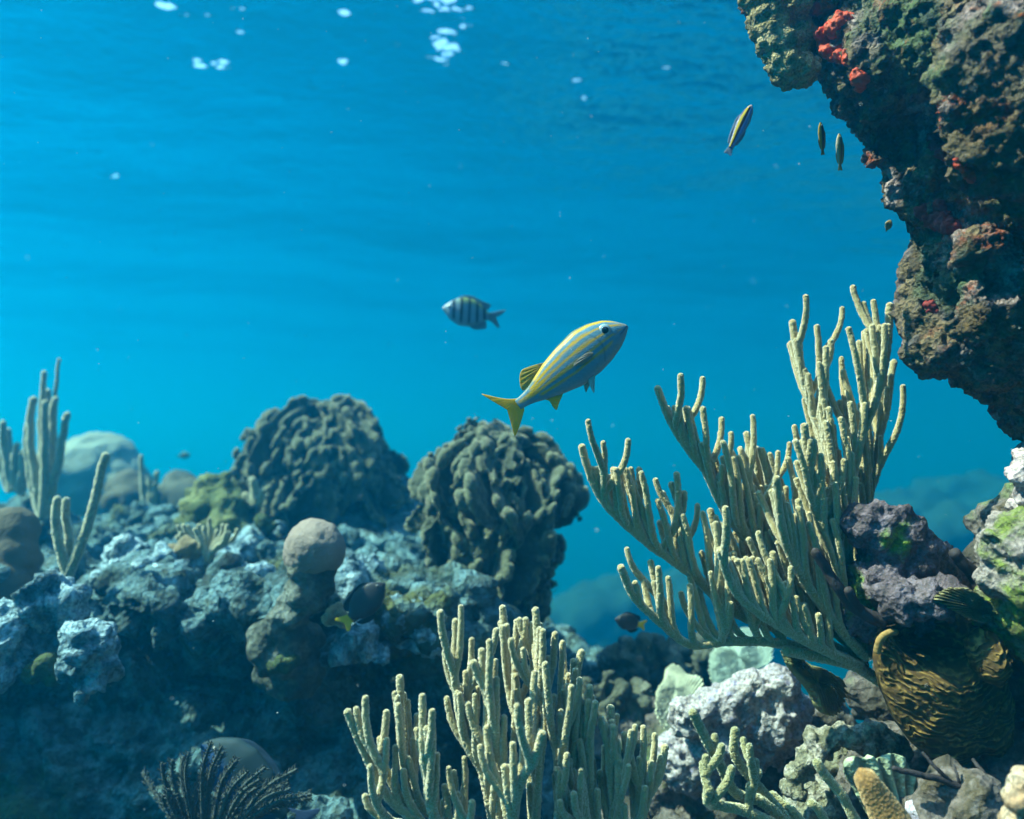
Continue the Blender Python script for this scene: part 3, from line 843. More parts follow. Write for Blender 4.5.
plate_coral()

# ---- sponges and twigs
def stick(name, label, cat, paths, mat, step=None, bead=.2):
    root_p = paths[0][0][0]
    base = P(*root_p)
    parts = []
    for k, (pp, r0, r1) in enumerate(paths):
        d = pp[0][2]
        parts.append(tube(spline([P(*q) for q in pp], 70), r0 * d / F, r1 * d / F, 14, r0 * d / F * .3, bead, 1.6 / (r0 * d / F), True, k + len(label), r0 * d / F * .5))
    V, Fc = merge(parts)
    o = link(name, mesh_from(V - np.array(base), Fc), mat, None, base); tag(o, label, cat); return o
M_finger = mat_polyp('brown_sponge', (.34, .18, .06), (.24, .12, .04), .6, (1, .7, .4), 300)
M_dark = mat_plain('dark_sponge', (.035, .028, .03), .7, .2, .4, 80, (180, .7, .003))
stick('finger_sponge', 'thick orange brown finger sponge leaning at the bottom edge', 'sponge', [([(905, 850, .78), (885, 808, .78), (872, 785, .78), (861, 768, .78)], 24, 9.5)], M_finger, bead=.06)
stick('finger_sponge', 'dark purple finger sponge pointing up left of the green boulder', 'sponge', [([(1000, 620, .93), (985, 592, .93), (966, 566, .93), (951, 549, .93)], 9, 5.5)], M_dark)
stick('finger_sponge', 'black branching sponge crossing in front of the tall sea rod base', 'sponge', [([(885, 622, .93), (862, 612, .93), (845, 598, .93), (825, 568, .93), (812, 548, .93)], 7, 4.5), ([(862, 612, .93), (852, 600, .925), (847, 588, .92)], 5, 4.5)], M_dark)
stick('twig', 'thin black forked twig lying under the plate coral', 'twig', [([(1010, 806, .84), (985, 795, .84), (960, 786, .84), (930, 777, .84), (892, 768, .84)], 5, 2.6), ([(952, 783, .84), (938, 770, .84), (922, 752, .85)], 2.5, 1.5), ([(1003, 802, .84), (988, 780, .85), (972, 758, .87)], 3, 1.8), ([(960, 786, .84), (957, 775, .84), (954, 764, .85)], 1.8, 1)], M_dark)

# ---- the tall sea rod on the right
M_rod = mat_polyp('sea_rod_polyps', (.52, .43, .20), (.38, .28, .11), 1.0, (1, .96, .8), 800, .003)
M_rod2 = mat_polyp('sea_rod_polyps_front', (.55, .46, .23), (.41, .31, .13), 1.0, (1, .97, .84), 800, .003)
M_rodg = mat_polyp('sea_rod_polyps_olive', (.34, .30, .14), (.24, .21, .085), .8, (1, 1, .8), 620, .003)
def Z(*p): return [(560 + a / 1.997, 270 + b / 1.997) for a, b in p]
limbs = [
    (Z((610, 790), (540, 765), (430, 745), (340, 742), (262, 748), (210, 712), (150, 655), (119, 588)), 1.02, .93),
    (Z((605, 780), (500, 735), (360, 690), (260, 606), (175, 545), (100, 478), (62, 415), (42, 347)), 1.02, .96),
    (Z((605, 770), (490, 670), (405, 565), (340, 500), (292, 405), (250, 350), (215, 290), (193, 230)), 1.02, 1.0),
    (Z((610, 770), (545, 650), (480, 565), (430, 500), (395, 420), (372, 322)), 1.03, 1.08),
    (Z((618, 775), (570, 650), (572, 520), (585, 410), (602, 335), (632, 255), (652, 165), (659, 64)), 1.02, 1.0),
    (Z((612, 770), (560, 560), (530, 360), (500, 265), (476, 175), (463, 98)), 1.03, 1.04),
    (Z((625, 770), (610, 560), (625, 400), (640, 310), (668, 178)), 1.05, 1.12),
    (Z((600, 790), (520, 755), (420, 700), (350, 640), (318, 556)), 1.0, .9),
    (Z((612, 775), (545, 700), (470, 590), (440, 500), (432, 410)), 1.0, .93),
    (Z((608, 772), (500, 655), (420, 570), (368, 480), (350, 398)), 1.03, 1.06),
    (Z((612, 772), (565, 640), (525, 530), (500, 430), (487, 305)), 1.01, .96),
    (Z((606, 785), (480, 712), (390, 640), (325, 560), (298, 475)), 1.02, 1.05),
]
tips = Z((55, 297), (86, 340), (118, 398), (135, 335), (157, 392), (190, 415), (232, 402), (248, 440), (274, 465), (132, 553), (195, 590), (180, 577), (215, 610), (240, 640),
         (228, 277), (240, 205), (284, 212), (322, 292), (341, 322), (360, 355), (384, 288), (410, 370), (435, 360), (458, 342), (330, 470), (380, 450), (415, 440), (450, 430), (475, 455), (310, 500),
         (540, 137), (563, 72), (584, 30), (605, 62), (625, 58), (641, 108), (490, 48), (512, 108), (520, 185), (467, 308), (520, 365), (545, 380), (565, 375), (530, 300), (505, 400),
         (684, 228), (640, 330), (318, 552), (395, 520), (425, 560), (460, 590), (370, 580), (345, 560), (500, 540), (520, 560), (430, 655), (470, 650), (400, 630), (275, 620), (300, 600), (340, 660), (380, 660), (490, 480), (455, 500), (540, 450), (560, 480))
base = P(866, 672, 1.03)
sea_rod('sea_rod', 'tall branching cream sea rod fanning out left from the purple boulder', limbs, tips, 1.0, 3.75, M_rod, base, 'large branching sea rods', seed=1, fill=5.8, fill_len=92, min_len=62, dspread=.04, lean=-.12, steep=.55, stem_r=1.35,
        stem_path=[(905, 700, 1.06), (872, 676, 1.03), (850, 664, 1.0), (815, 656, .99), (782, 650, .98)])

# ---- sea rods in front, bottom centre
def Z4(*p): return [(300 + a / 2.56, 580 + b / 2.56) for a, b in p]
limbs = [(Z4((470, 760), (330, 640), (230, 560), (170, 450), (118, 330)), .86, .84), (Z4((475, 760), (380, 640), (300, 560), (262, 440), (256, 240)), .86, .88), (Z4((480, 770), (400, 660), (340, 600), (325, 480), (325, 372)), .86, .82)]
tips = Z4((143, 322), (167, 295), (222, 330), (275, 305), (313, 290), (338, 328), (205, 398), (222, 402), (165, 545), (290, 400), (240, 480), (265, 480), (180, 470), (350, 440), (380, 475), (425, 480), (300, 340), (365, 560), (440, 560), (245, 420))
sea_rod('sea_rod', 'lower left sea rod of the front clump, in front of the dark reef wall', limbs, tips, .85, 4.15, M_rod2, P(490, 885, .86), 'sea rods in the front clump', seed=2, fill=14, fill_len=95, min_len=65, dspread=.03, stem_r=1.25)
limbs = [(Z4((560, 800), (500, 640), (470, 500), (420, 400), (395, 240)), .86, .87), (Z4((570, 800), (540, 640), (510, 480), (490, 330), (440, 203)), .86, .84), (Z4((580, 800), (600, 640), (600, 480), (540, 300), (518, 62)), .87, .92),
         (Z4((590, 800), (660, 640), (660, 460), (620, 300), (602, 68)), .87, .9), (Z4((590, 800), (680, 640), (690, 480), (690, 340), (722, 176)), .88, .93), (Z4((570, 800), (545, 640), (565, 520), (600, 460), (622, 386)), .85, .8)]
tips = Z4((360, 74), (398, 96), (413, 62), (440, 146), (370, 178), (465, 172), (375, 296), (430, 310), (503, 122), (540, 147), (562, 94), (578, 94), (570, 172), (602, 172), (653, 130), (672, 156), (700, 200), (688, 236), (636, 192),
          (503, 246), (478, 370), (555, 315), (585, 300), (545, 412), (500, 200), (485, 150), (620, 250), (650, 290), (668, 330), (715, 260), (515, 465), (460, 420), (490, 450), (580, 400), (425, 230), (455, 270), (480, 240), (600, 230))
sea_rod('sea_rod', 'tallest sea rod in the middle of the front clump', limbs, tips, .87, 4.15, M_rod2, P(525, 900, .87), 'sea rods in the front clump', seed=3, fill=13, fill_len=105, min_len=70, dspread=.03, stem_r=1.25)
limbs = [(Z4((760, 780), (760, 640), (730, 520), (735, 400), (740, 265)), .9, .9), (Z4((770, 780), (800, 640), (800, 500), (795, 318)), .9, .92), (Z4((780, 780), (860, 640), (890, 560), (920, 500), (936, 418)), .9, .93), (Z4((770, 780), (740, 640), (690, 560), (655, 480)), .9, .87)]
tips = Z4((770, 346), (718, 300), (830, 386), (858, 368), (880, 370), (908, 390), (812, 405), (768, 485), (702, 382), (780, 420), (840, 470), (870, 450), (690, 455), (720, 480), (665, 560), (700, 540), (845, 420), (895, 460))
sea_rod('sea_rod', 'right hand sea rod of the front clump, beside the white boulder', limbs, tips, .9, 4.15, M_rod2, P(605, 885, .9), 'sea rods in the front clump', seed=4, fill=13, fill_len=95, min_len=60, dspread=.03, stem_r=1.25)
# ---- olive branching coral at the bottom
def Z6(*p): return [(640 + a / 4.577, 640 + b / 4.577) for a, b in p]
limbs = [(Z6((700, 860), (560, 740), (440, 700), (360, 560), (290, 430), (236, 318)), .9, .86), (Z6((700, 860), (560, 690), (480, 600), (430, 510), (438, 395)), .9, .9), (Z6((640, 860), (500, 790), (380, 760), (310, 740), (318, 670)), .88, .85), (Z6((760, 860), (690, 780), (640, 740), (590, 695)), .9, .92)]
tips = Z6((300, 520), (345, 425), (375, 470), (500, 470), (530, 540), (285, 550), (420, 570), (470, 440), (505, 650), (545, 590))
sea_rod('sea_rod', 'short olive sea rod with one pointed branch below the white boulder', limbs, tips, .88, 4.6, M_rodg, P(800, 838, .9), 'large branching sea rods', seed=5, fill=0, dspread=.02, min_len=16, stem_r=1.2)
simple_rods('sea_rod', 'stubby olive sea rod of two stems leaning left of the finger sponge', [([(868, 850), (845, 800), (825, 775), (814, 758)], 1, .85), ([(840, 850), (820, 812), (808, 800)], 1, .8)], .86, 5.5, M_rodg, P(868, 850, .86), 'large branching sea rods', seed=9)

# ================================================================== left reef: corals, boulders, soft corals
def frame_from(n, twist):
    n = n.normalized(); a = Vector((0, 0, 1)) if abs(n.z) < .95 else Vector((0, 1, 0))
    t = n.cross(a).normalized(); b = n.cross(t)
    t2 = t * math.cos(twist) + b * math.sin(twist); b2 = n.cross(t2)
    return Matrix((t2, b2, n)).transposed()      # columns: thin axis, width axis, outward axis

def lobed_coral(label, cores, plates, voxel, mat, seed, size=(.48, .82)):
    """ruffled head: broad upright plates with knobbly rims standing out of rounded cores, one living skin"""
    rr = random.Random(seed)
    L = [(c, r * .52, rot) for c, r, rot in cores]
    wts = [r[0] * r[2] for c, r, _ in cores]
    for k in range(plates):
        c, r, _ = rr.choices(cores, wts)[0]
        while True:
            n = Vector((rr.gauss(0, 1), rr.gauss(-.6, .8), rr.gauss(.2, .9))).normalized()
            if n.y < .45 and n.z > -.8: break
        p = c + Vector((n.x * r[0], n.y * r[1], n.z * r[2])) * rr.uniform(.58, .76)
        s = rr.uniform(*size) * min(r)
        M = frame_from((n + Vector((0, 0, .2))).normalized(), rr.gauss(0, .3)) @ Matrix.Rotation(rr.choice((-1, 1)) * rr.uniform(.1, .7), 3, 'Y')
        w = rr.uniform(.9, 1.6)
        L.append((p, Vector((s * .075, s * w, s * .84)), M))
        for j in range(7):                      # lobes along the rim
            a = -1.25 + 2.5 * (j + rr.uniform(.2, .8)) / 7
            q = p + M @ Vector((rr.uniform(-.20, .20) * s, math.sin(a) * s * w * .92, math.cos(a) * s * .76))
            k_ = s * rr.uniform(.10, .17)
            L.append((q, Vector((k_ * .66, k_ * 1.55, k_ * .95)), M @ Matrix.Rotation(-a, 3, 'X')))
    me = roughen(union(L, voxel, 1, 2), [('fbm', 9, .016, 2), ('fbm', 30, .006, 2), ('knobs', 80, .002, 1)], seed)
    o = place('lobed_coral', me, mat); tag(o, label, 'coral', 'brown lobed corals on the left reef'); return o
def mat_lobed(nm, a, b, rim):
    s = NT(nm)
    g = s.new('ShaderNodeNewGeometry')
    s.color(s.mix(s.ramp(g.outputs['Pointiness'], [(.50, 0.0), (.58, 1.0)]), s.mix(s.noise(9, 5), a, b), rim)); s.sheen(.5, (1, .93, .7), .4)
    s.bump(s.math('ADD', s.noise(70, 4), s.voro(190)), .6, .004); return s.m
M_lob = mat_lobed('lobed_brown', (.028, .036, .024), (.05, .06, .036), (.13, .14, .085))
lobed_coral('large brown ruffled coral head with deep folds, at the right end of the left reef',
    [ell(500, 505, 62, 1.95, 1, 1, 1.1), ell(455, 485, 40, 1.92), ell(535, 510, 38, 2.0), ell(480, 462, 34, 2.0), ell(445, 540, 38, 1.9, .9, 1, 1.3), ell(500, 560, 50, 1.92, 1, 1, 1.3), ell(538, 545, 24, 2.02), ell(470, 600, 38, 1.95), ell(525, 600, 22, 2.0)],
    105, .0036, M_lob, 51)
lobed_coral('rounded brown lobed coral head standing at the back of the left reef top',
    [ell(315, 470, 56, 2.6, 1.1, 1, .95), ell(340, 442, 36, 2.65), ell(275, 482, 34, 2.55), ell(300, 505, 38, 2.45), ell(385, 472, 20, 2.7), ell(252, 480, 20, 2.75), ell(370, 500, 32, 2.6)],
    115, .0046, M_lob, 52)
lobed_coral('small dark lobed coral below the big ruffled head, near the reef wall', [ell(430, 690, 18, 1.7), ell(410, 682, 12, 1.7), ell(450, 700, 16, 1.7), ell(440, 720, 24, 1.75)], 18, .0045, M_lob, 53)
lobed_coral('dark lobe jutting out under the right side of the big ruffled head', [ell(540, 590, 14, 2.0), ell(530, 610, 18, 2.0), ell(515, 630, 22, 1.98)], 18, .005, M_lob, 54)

M_dome = mat_plain('dome_coral', (.42, .36, .28), .8, .2, .2, 12, (140, .7, .006))
M_domed = mat_plain('dome_coral_dark', (.085, .075, .05), .8, .2, .3, 10, (110, .7, .008))
DOME = [('fbm', 3, .10, 3), ('fbm', 12, .02, 2), ('knobs', 40, .010, 1)]
def dome(label, lumps, voxel, mat, layers, seed, group=None):
    o = rock('dome_coral', lumps, voxel, mat, layers, seed); tag(o, label, 'coral', group); return o
G = 'rounded dome corals on the left reef'
dome('large pale dome coral behind the tall sea rods', [ell(97, 474, 43, 4.2), ell(85, 480, 38, 4.2), ell(118, 484, 30, 4.15)], .022, mat_plain('dome_coral_pale', (.24, .245, .20), .8, .2, .4, 9, (60, .9, .012)), DOME, 61, G)
dome('low tan dome between the pale dome and the green coral', [ell(178, 490, 24, 3.6), ell(190, 500, 22, 3.5), ell(165, 500, 20, 3.5)], .018, M_domed, DOME, 62, G)
dome('small brown dome just right of the leaning sea rod', [ell(127, 490, 17, 3.2), ell(135, 500, 18, 3.2), ell(120, 500, 16, 3.1)], .016, M_domed, DOME, 63, G)
dome('greenish rounded coral with knobs, left of the lobed head', [ell(215, 500, 26, 2.35), ell(228, 515, 22, 2.3), ell(202, 515, 22, 2.3), ell(222, 535, 24, 2.2)], .011, mat_rock('green_coral', [(.3, (.05, .07, .02)), (.5, (.10, .12, .04)), (.7, (.22, .22, .09))], scale=9, fine=60), [('ridged', 14, .03, 2), ('knobs', 26, .02, 1), ('fbm', 50, .01, 2)], 64, G)
dome('dark rounded coral at the left edge', [ell(10, 535, 26, 1.6), ell(-8, 545, 34, 1.6), ell(14, 560, 26, 1.58), ell(2, 590, 30, 1.55)], .01, M_domed, [('fbm', 5, .04, 3), ('knobs', 30, .01, 1)], 65, G)
# ball on a stalk
M_stalk = mat_rock('stalk_rock', [(0.3, (0.022, 0.03, 0.026)), (0.5, (0.06, 0.07, 0.055)), (0.7, (0.20, 0.22, 0.19))], scale=9, fine=50, bump=.8, bdist=.01)
root = empty('stalked_coral', P(285, 650, 1.45)); tag(root, 'smooth pinkish ball coral on top of a thick knobbly stalk', 'coral', G)
rock('ball', [ell(313, 548, 30, 1.37, 1.0, 1, .95), ell(309, 553, 27, 1.37)], .0036, mat_plain('ball_coral', (.25, .20, .165), .8, .2, .3, 22, (260, .9, .005)), [('fbm', 9, .014, 3), ('knobs', 110, .0022, 1), ('fbm', 60, .002, 2)], 66, root)
rock('stalk', [ell(312, 566, 22, 1.373), ell(311, 580, 20, 1.373), ell(304, 594, 19, 1.373), ell(294, 610, 20, 1.381), ell(284, 630, 22, 1.388), ell(276, 650, 28, 1.404), ell(300, 640, 24, 1.435), ell(290, 670, 34, 1.451)], .007, M_stalk, [('fbm', 10, .022, 3), ('knobs', 24, .02, 1), ('fbm', 40, .008, 2), ('knobs', 80, .005, 1)], 67, root)
# yellow soft strand on the stalk's flank
M_pb = mat_rock('blue_white_rock', [(0.3, (0.02, 0.04, 0.05)), (0.44, (0.10, 0.18, 0.22)), (0.54, (0.34, 0.49, 0.56)), (0.64, (0.12, 0.19, 0.22)), (0.74, (0.40, 0.52, 0.58))], scale=13, bump=1.0, bdist=.012, fine=70)
RB = [('fbm', 7, .04, 3), ('ridged', 14, .025, 2), ('knobs', 26, .02, 1), ('fbm', 45, .012, 2), ('pits', 60, .008, 1)]
for (lab, lumps) in (
    ('pale blue knobbly boulder at the foot of the forked sea rod', [ell(48, 600, 24, 1.326), ell(70, 606, 20, 1.326), ell(28, 608, 18, 1.326)]),
    ('brightest pale boulder on the dark wall, lower left', [ell(86, 645, 20, 1.248), ell(105, 640, 16, 1.248), ell(70, 652, 14, 1.248), ell(92, 665, 24, 1.279)]),
    ('pale boulder cut by the left edge of the picture', [ell(2, 625, 18, 1.287), ell(-10, 650, 26, 1.287), ell(4, 670, 16, 1.295)]),
    ('blue white boulder under the yellow tailed damselfish', [ell(362, 645, 22, 1.404), ell(348, 655, 16, 1.404), ell(378, 655, 16, 1.404)]),
    ('wide pale boulder between the damselfish and the front sea rods', [ell(408, 628, 26, 1.443), ell(425, 640, 22, 1.443), ell(395, 612, 16, 1.459), ell(432, 622, 14, 1.558)]),
    ('pale boulder behind the ball coral, right of its stalk', [ell(352, 590, 18, 1.640), ell(345, 575, 16, 1.681), ell(362, 570, 14, 1.722), ell(340, 605, 14, 1.624)]),
    ('pale rubble block left of the ball coral stalk', [ell(255, 585, 20, 1.640), ell(240, 600, 18, 1.599), ell(262, 605, 18, 1.574), ell(248, 625, 18, 1.574)]),
    ('pale rubble heap on the reef top right of the forked sea rod', [ell(128, 560, 24, 1.722), ell(155, 570, 22, 1.681), ell(110, 575, 18, 1.681), ell(170, 585, 18, 1.640)]),
    ('pale ledge below the green coral', [ell(255, 540, 18, 2.024), ell(275, 532, 14, 2.068), ell(245, 552, 16, 1.980), ell(222, 560, 18, 1.936), ell(195, 570, 16, 1.722)])):
    o = rock('boulder', lumps, .0068, M_pb, RB, len(lab)); tag(o, lab, 'rock', 'pale boulders on the left reef')
for (lab, lumps, sd) in (('small dark stone at the bottom edge left of the front sea rods', [ell(300, 810, 14, 1.3), ell(318, 815, 14, 1.3), ell(335, 822, 18, 1.3), ell(318, 800, 7, 1.3)], 1),
                     ('round dark stone behind the blue fish', [ell(290, 812, 10, 1.35), ell(288, 825, 14, 1.35)], 2)):
    o = rock('boulder', lumps, .006, M_reef, [('fbm', 12, .02, 3), ('ridged', 24, .012, 2), ('knobs', 50, .008, 1)], 70 + sd); tag(o, lab, 'rock', 'dark stones at the bottom edge')

M_rodl = mat_polyp('sea_rod_polyps_left', (.40, .37, .22), (.26, .26, .16), .7, (1, 1, .85), 200, .003)
GR = 'sea rods on the left reef'
simple_rods('sea_rod', 'tall bundle of upright sea rod stems at the far left with one dark tip',
    [([(40, 518), (36, 480), (30, 445), (31, 415), (35, 396)], 1.1, .8), ([(42, 518), (42, 470), (41, 420), (44, 385), (45, 370)], 1.1, .6, .05), ([(42, 518), (45, 470), (44, 430), (46, 400)], 1.1, .8, -.03), ([(44, 518), (50, 480), (52, 440), (53, 410), (55, 396)], 1.1, .8, .03),
     ([(44, 518), (52, 490), (60, 455), (64, 430), (68, 412)], 1.1, .8, -.02), ([(46, 500), (54, 440), (56, 390), (59, 358)], .9, .35, .06), ([(40, 515), (33, 490), (27, 450), (29, 420)], 1, .8, .08), ([(44, 515), (47, 460), (49, 425), (48, 388)], 1, .7, .1)],
    2.15, 4.3, M_rodl, P(42, 520, 2.15), GR, seed=21)
simple_rods('sea_rod', 'low bundle of blurred sea rods cut by the left edge',
    [([(12, 492), (6, 460), (2, 440), (3, 420)], 1, .8), ([(14, 492), (14, 465), (17, 442)], 1, .8), ([(18, 492), (22, 470), (24, 448)], 1, .8), ([(10, 492), (0, 465), (-6, 440)], 1, .8, .05), ([(20, 494), (28, 478), (32, 474)], 1, .8, .05), ([(12, 490), (9, 450), (8, 428)], 1, .7, .08), ([(16, 490), (18, 470), (20, 452)], 1, .8, .08)],
    2.5, 4.2, M_rodl, P(14, 495, 2.5), GR, seed=22)
simple_rods('sea_rod', 'forked sea rod with three stems, the longest leaning right',
    [([(68, 576), (74, 560), (88, 525), (98, 485), (106, 452)], 1.15, .95), ([(68, 576), (60, 550), (56, 520), (58, 495)], 1.1, .9), ([(68, 570), (69, 540), (66, 515), (66, 497)], 1, .85, .03)],
    1.55, 4.6, M_rodl, P(68, 578, 1.55), GR, seed=23)
simple_rods('sea_rod', 'three short thin sea rod stems behind, near the middle of the reef top',
    [([(148, 522), (143, 490), (141, 455)], 1, .6), ([(150, 522), (150, 495), (149, 475)], 1, .8), ([(152, 522), (154, 495), (157, 470)], 1, .7), ([(149, 522), (146, 500), (145, 482)], .9, .8, .05)],
    2.8, 3.6, M_rodl, P(150, 524, 2.8), GR, seed=24)
simple_rods('sea_rod', 'little grey green sea rod at the foot of the big ruffled head',
    [([(478, 640), (474, 615), (472, 600)], 1, .8), ([(480, 640), (481, 615), (482, 598)], 1, .8), ([(482, 640), (488, 618), (492, 606)], 1, .8), ([(478, 640), (468, 622), (464, 614)], 1, .8)],
    1.75, 3.6, M_rodl, P(480, 640, 1.75), GR, seed=25)
simple_rods('sea_rod', 'small pale finger coral standing in front of the rear lobed head',
    [([(256, 505), (254, 490), (252, 476)], 1.4, .8), ([(258, 505), (262, 494), (264, 488)], 1.2, .8), ([(254, 505), (247, 498), (244, 492)], 1.2, .8)],
    2.3, 4, M_rodl, P(256, 508, 2.3), GR, seed=26)
# short feathery plume on the reef top
rr = random.Random(31)
st = []
for k in range(17):
    a = -1.0 + 2.0 * k / 16 + rr.uniform(-.05, .05); L = rr.uniform(32, 44)
    st.append(([(207, 562), (207 + 10 * math.sin(a), 550), (206 + L * .75 * math.sin(a), 560 - L * .7 * math.cos(a * .8)), (204 + L * .95 * math.sin(a), 560 - L * math.cos(a * .7))], .9, .7, rr.uniform(-.06, .06)))
simple_rods('sea_plume', 'small fan of pale feathery fingers below the green coral', st, 1.75, 3.0, M_rodl, P(207, 563, 1.75), 'sea plumes', 'sea plume', 32)
M_plume = mat_polyp('sea_plume_polyps', (.075, .085, .08), (.05, .06, .055), .1, (1, 1, .9), 300, .002)
def feather_plume():
    d0 = 1.2; base = P(208, 862, d0); root = empty('sea_plume', base)
    tag(root, 'drooping grey feathery sea plume at the bottom edge, in front of the blue fish', 'sea plume', 'sea plumes')
    m = d0 / F; b = np.array(base)
    for k in range(30):
        a = -.9 + 2.1 * k / 29 + rr.uniform(-.08, .08); L = rr.uniform(70, 112) * (1 - .18 * abs(a))
        dz = rr.uniform(-.10, .08)
        x0 = 208 + 18 * a
        pts = [P(x0, 862, d0), P(x0 + L * .30 * math.sin(a), 845 - L * .28, d0 + dz * .4), P(x0 + L * .66 * math.sin(a) + 4, 842 - L * .66 * math.cos(a * .6), d0 + dz * .8), P(x0 + L * .95 * math.sin(a) + 16, 842 - L * .98 * math.cos(a * .7) + 6, d0 + dz)]
        pth = spline(pts, 60)
        T = np.gradient(pth, axis=0); T /= np.linalg.norm(T, axis=1)[:, None]
        parts = [tube(pth, 2.6 * m, 1.5 * m, 8, 2 * m, .2, 1 / m, True, k)]
        for i in range(14, 59):
            for sd in (-1, 1):
                sv = np.cross(T[i], np.array((rr.uniform(-.5, .5), 1, rr.uniform(-.5, .5)))) * sd
                hl = rr.uniform(3, 6) * m
                q = pth[i]
                parts.append(tube(bez(q, q + sv * hl * .5, q + sv * hl * .8 + T[i] * hl * .3, q + sv * hl * .85 + T[i] * hl * .7, 6), .8 * m, .5 * m, 5, 2.2 * m, 0, None, True))
        V, Fc = merge(parts)
        o = link('plume_branch', mesh_from(V - b, Fc), None, root); o.data.materials.append(M_plume)
feather_plume()
# small growths scattered over the reef face
M_alg = mat_rock('algae', [(.3, (.03, .06, .02)), (.5, (.05, .075, .03)), (.7, (.11, .13, .05))], scale=20, fine=80)
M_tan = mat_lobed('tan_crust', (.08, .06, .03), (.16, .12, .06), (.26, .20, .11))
for lab, lumps, mt in (
    ('green algae clump on the dark wall below the ball coral stalk', [ell(285, 664, 9, 1.36), ell(276, 668, 7, 1.36), ell(293, 660, 6, 1.36)], M_alg),
    ('small yellow green algae tuft left of the ball coral', [ell(262, 522, 9, 2.0), ell(270, 526, 7, 2.0)], M_alg),
    ('little tan coral knob between two pale boulders right of the stalk', [ell(336, 612, 9, 1.36), ell(330, 618, 8, 1.36), ell(341, 620, 7, 1.36)], M_tan),
    ('tan crust coral on the reef top right of the forked sea rod', [ell(185, 548, 12, 1.7), ell(172, 552, 9, 1.7), ell(196, 552, 8, 1.7)], M_tan),
    ('dark olive coral cushion under the brightest pale boulder', [ell(45, 668, 14, 1.28), ell(34, 674, 11, 1.28), ell(56, 676, 10, 1.28)], M_alg)):
    o = rock('small_growth', lumps, .0045, mt, [('fbm', 16, .012, 3), ('knobs', 45, .010, 1), ('fbm', 80, .004, 2)], len(lab)); tag(o, lab, 'coral', 'small growths on the left reef')

# ================================================================== fish
def interp_profile(pts, x):
    xs = np.array([p[0] for p in pts]); ys = np.array([p[1] for p in pts])
    # smooth (monotone cubic would be overkill): linear on a fine grid then box blur
    g = np.linspace(0, 1, 401); y = np.interp(g, xs, ys)
    k = np.ones(21) / 21; yp = np.concatenate([np.full(10, y[0]), y, np.full(10, y[-1])]); y2 = np.convolve(yp, k, 'valid')
    w = np.clip(np.minimum(g, 1 - g) / .03, 0, 1); y = y * (1 - w) + y2 * w
    return np.interp(x, g, y)

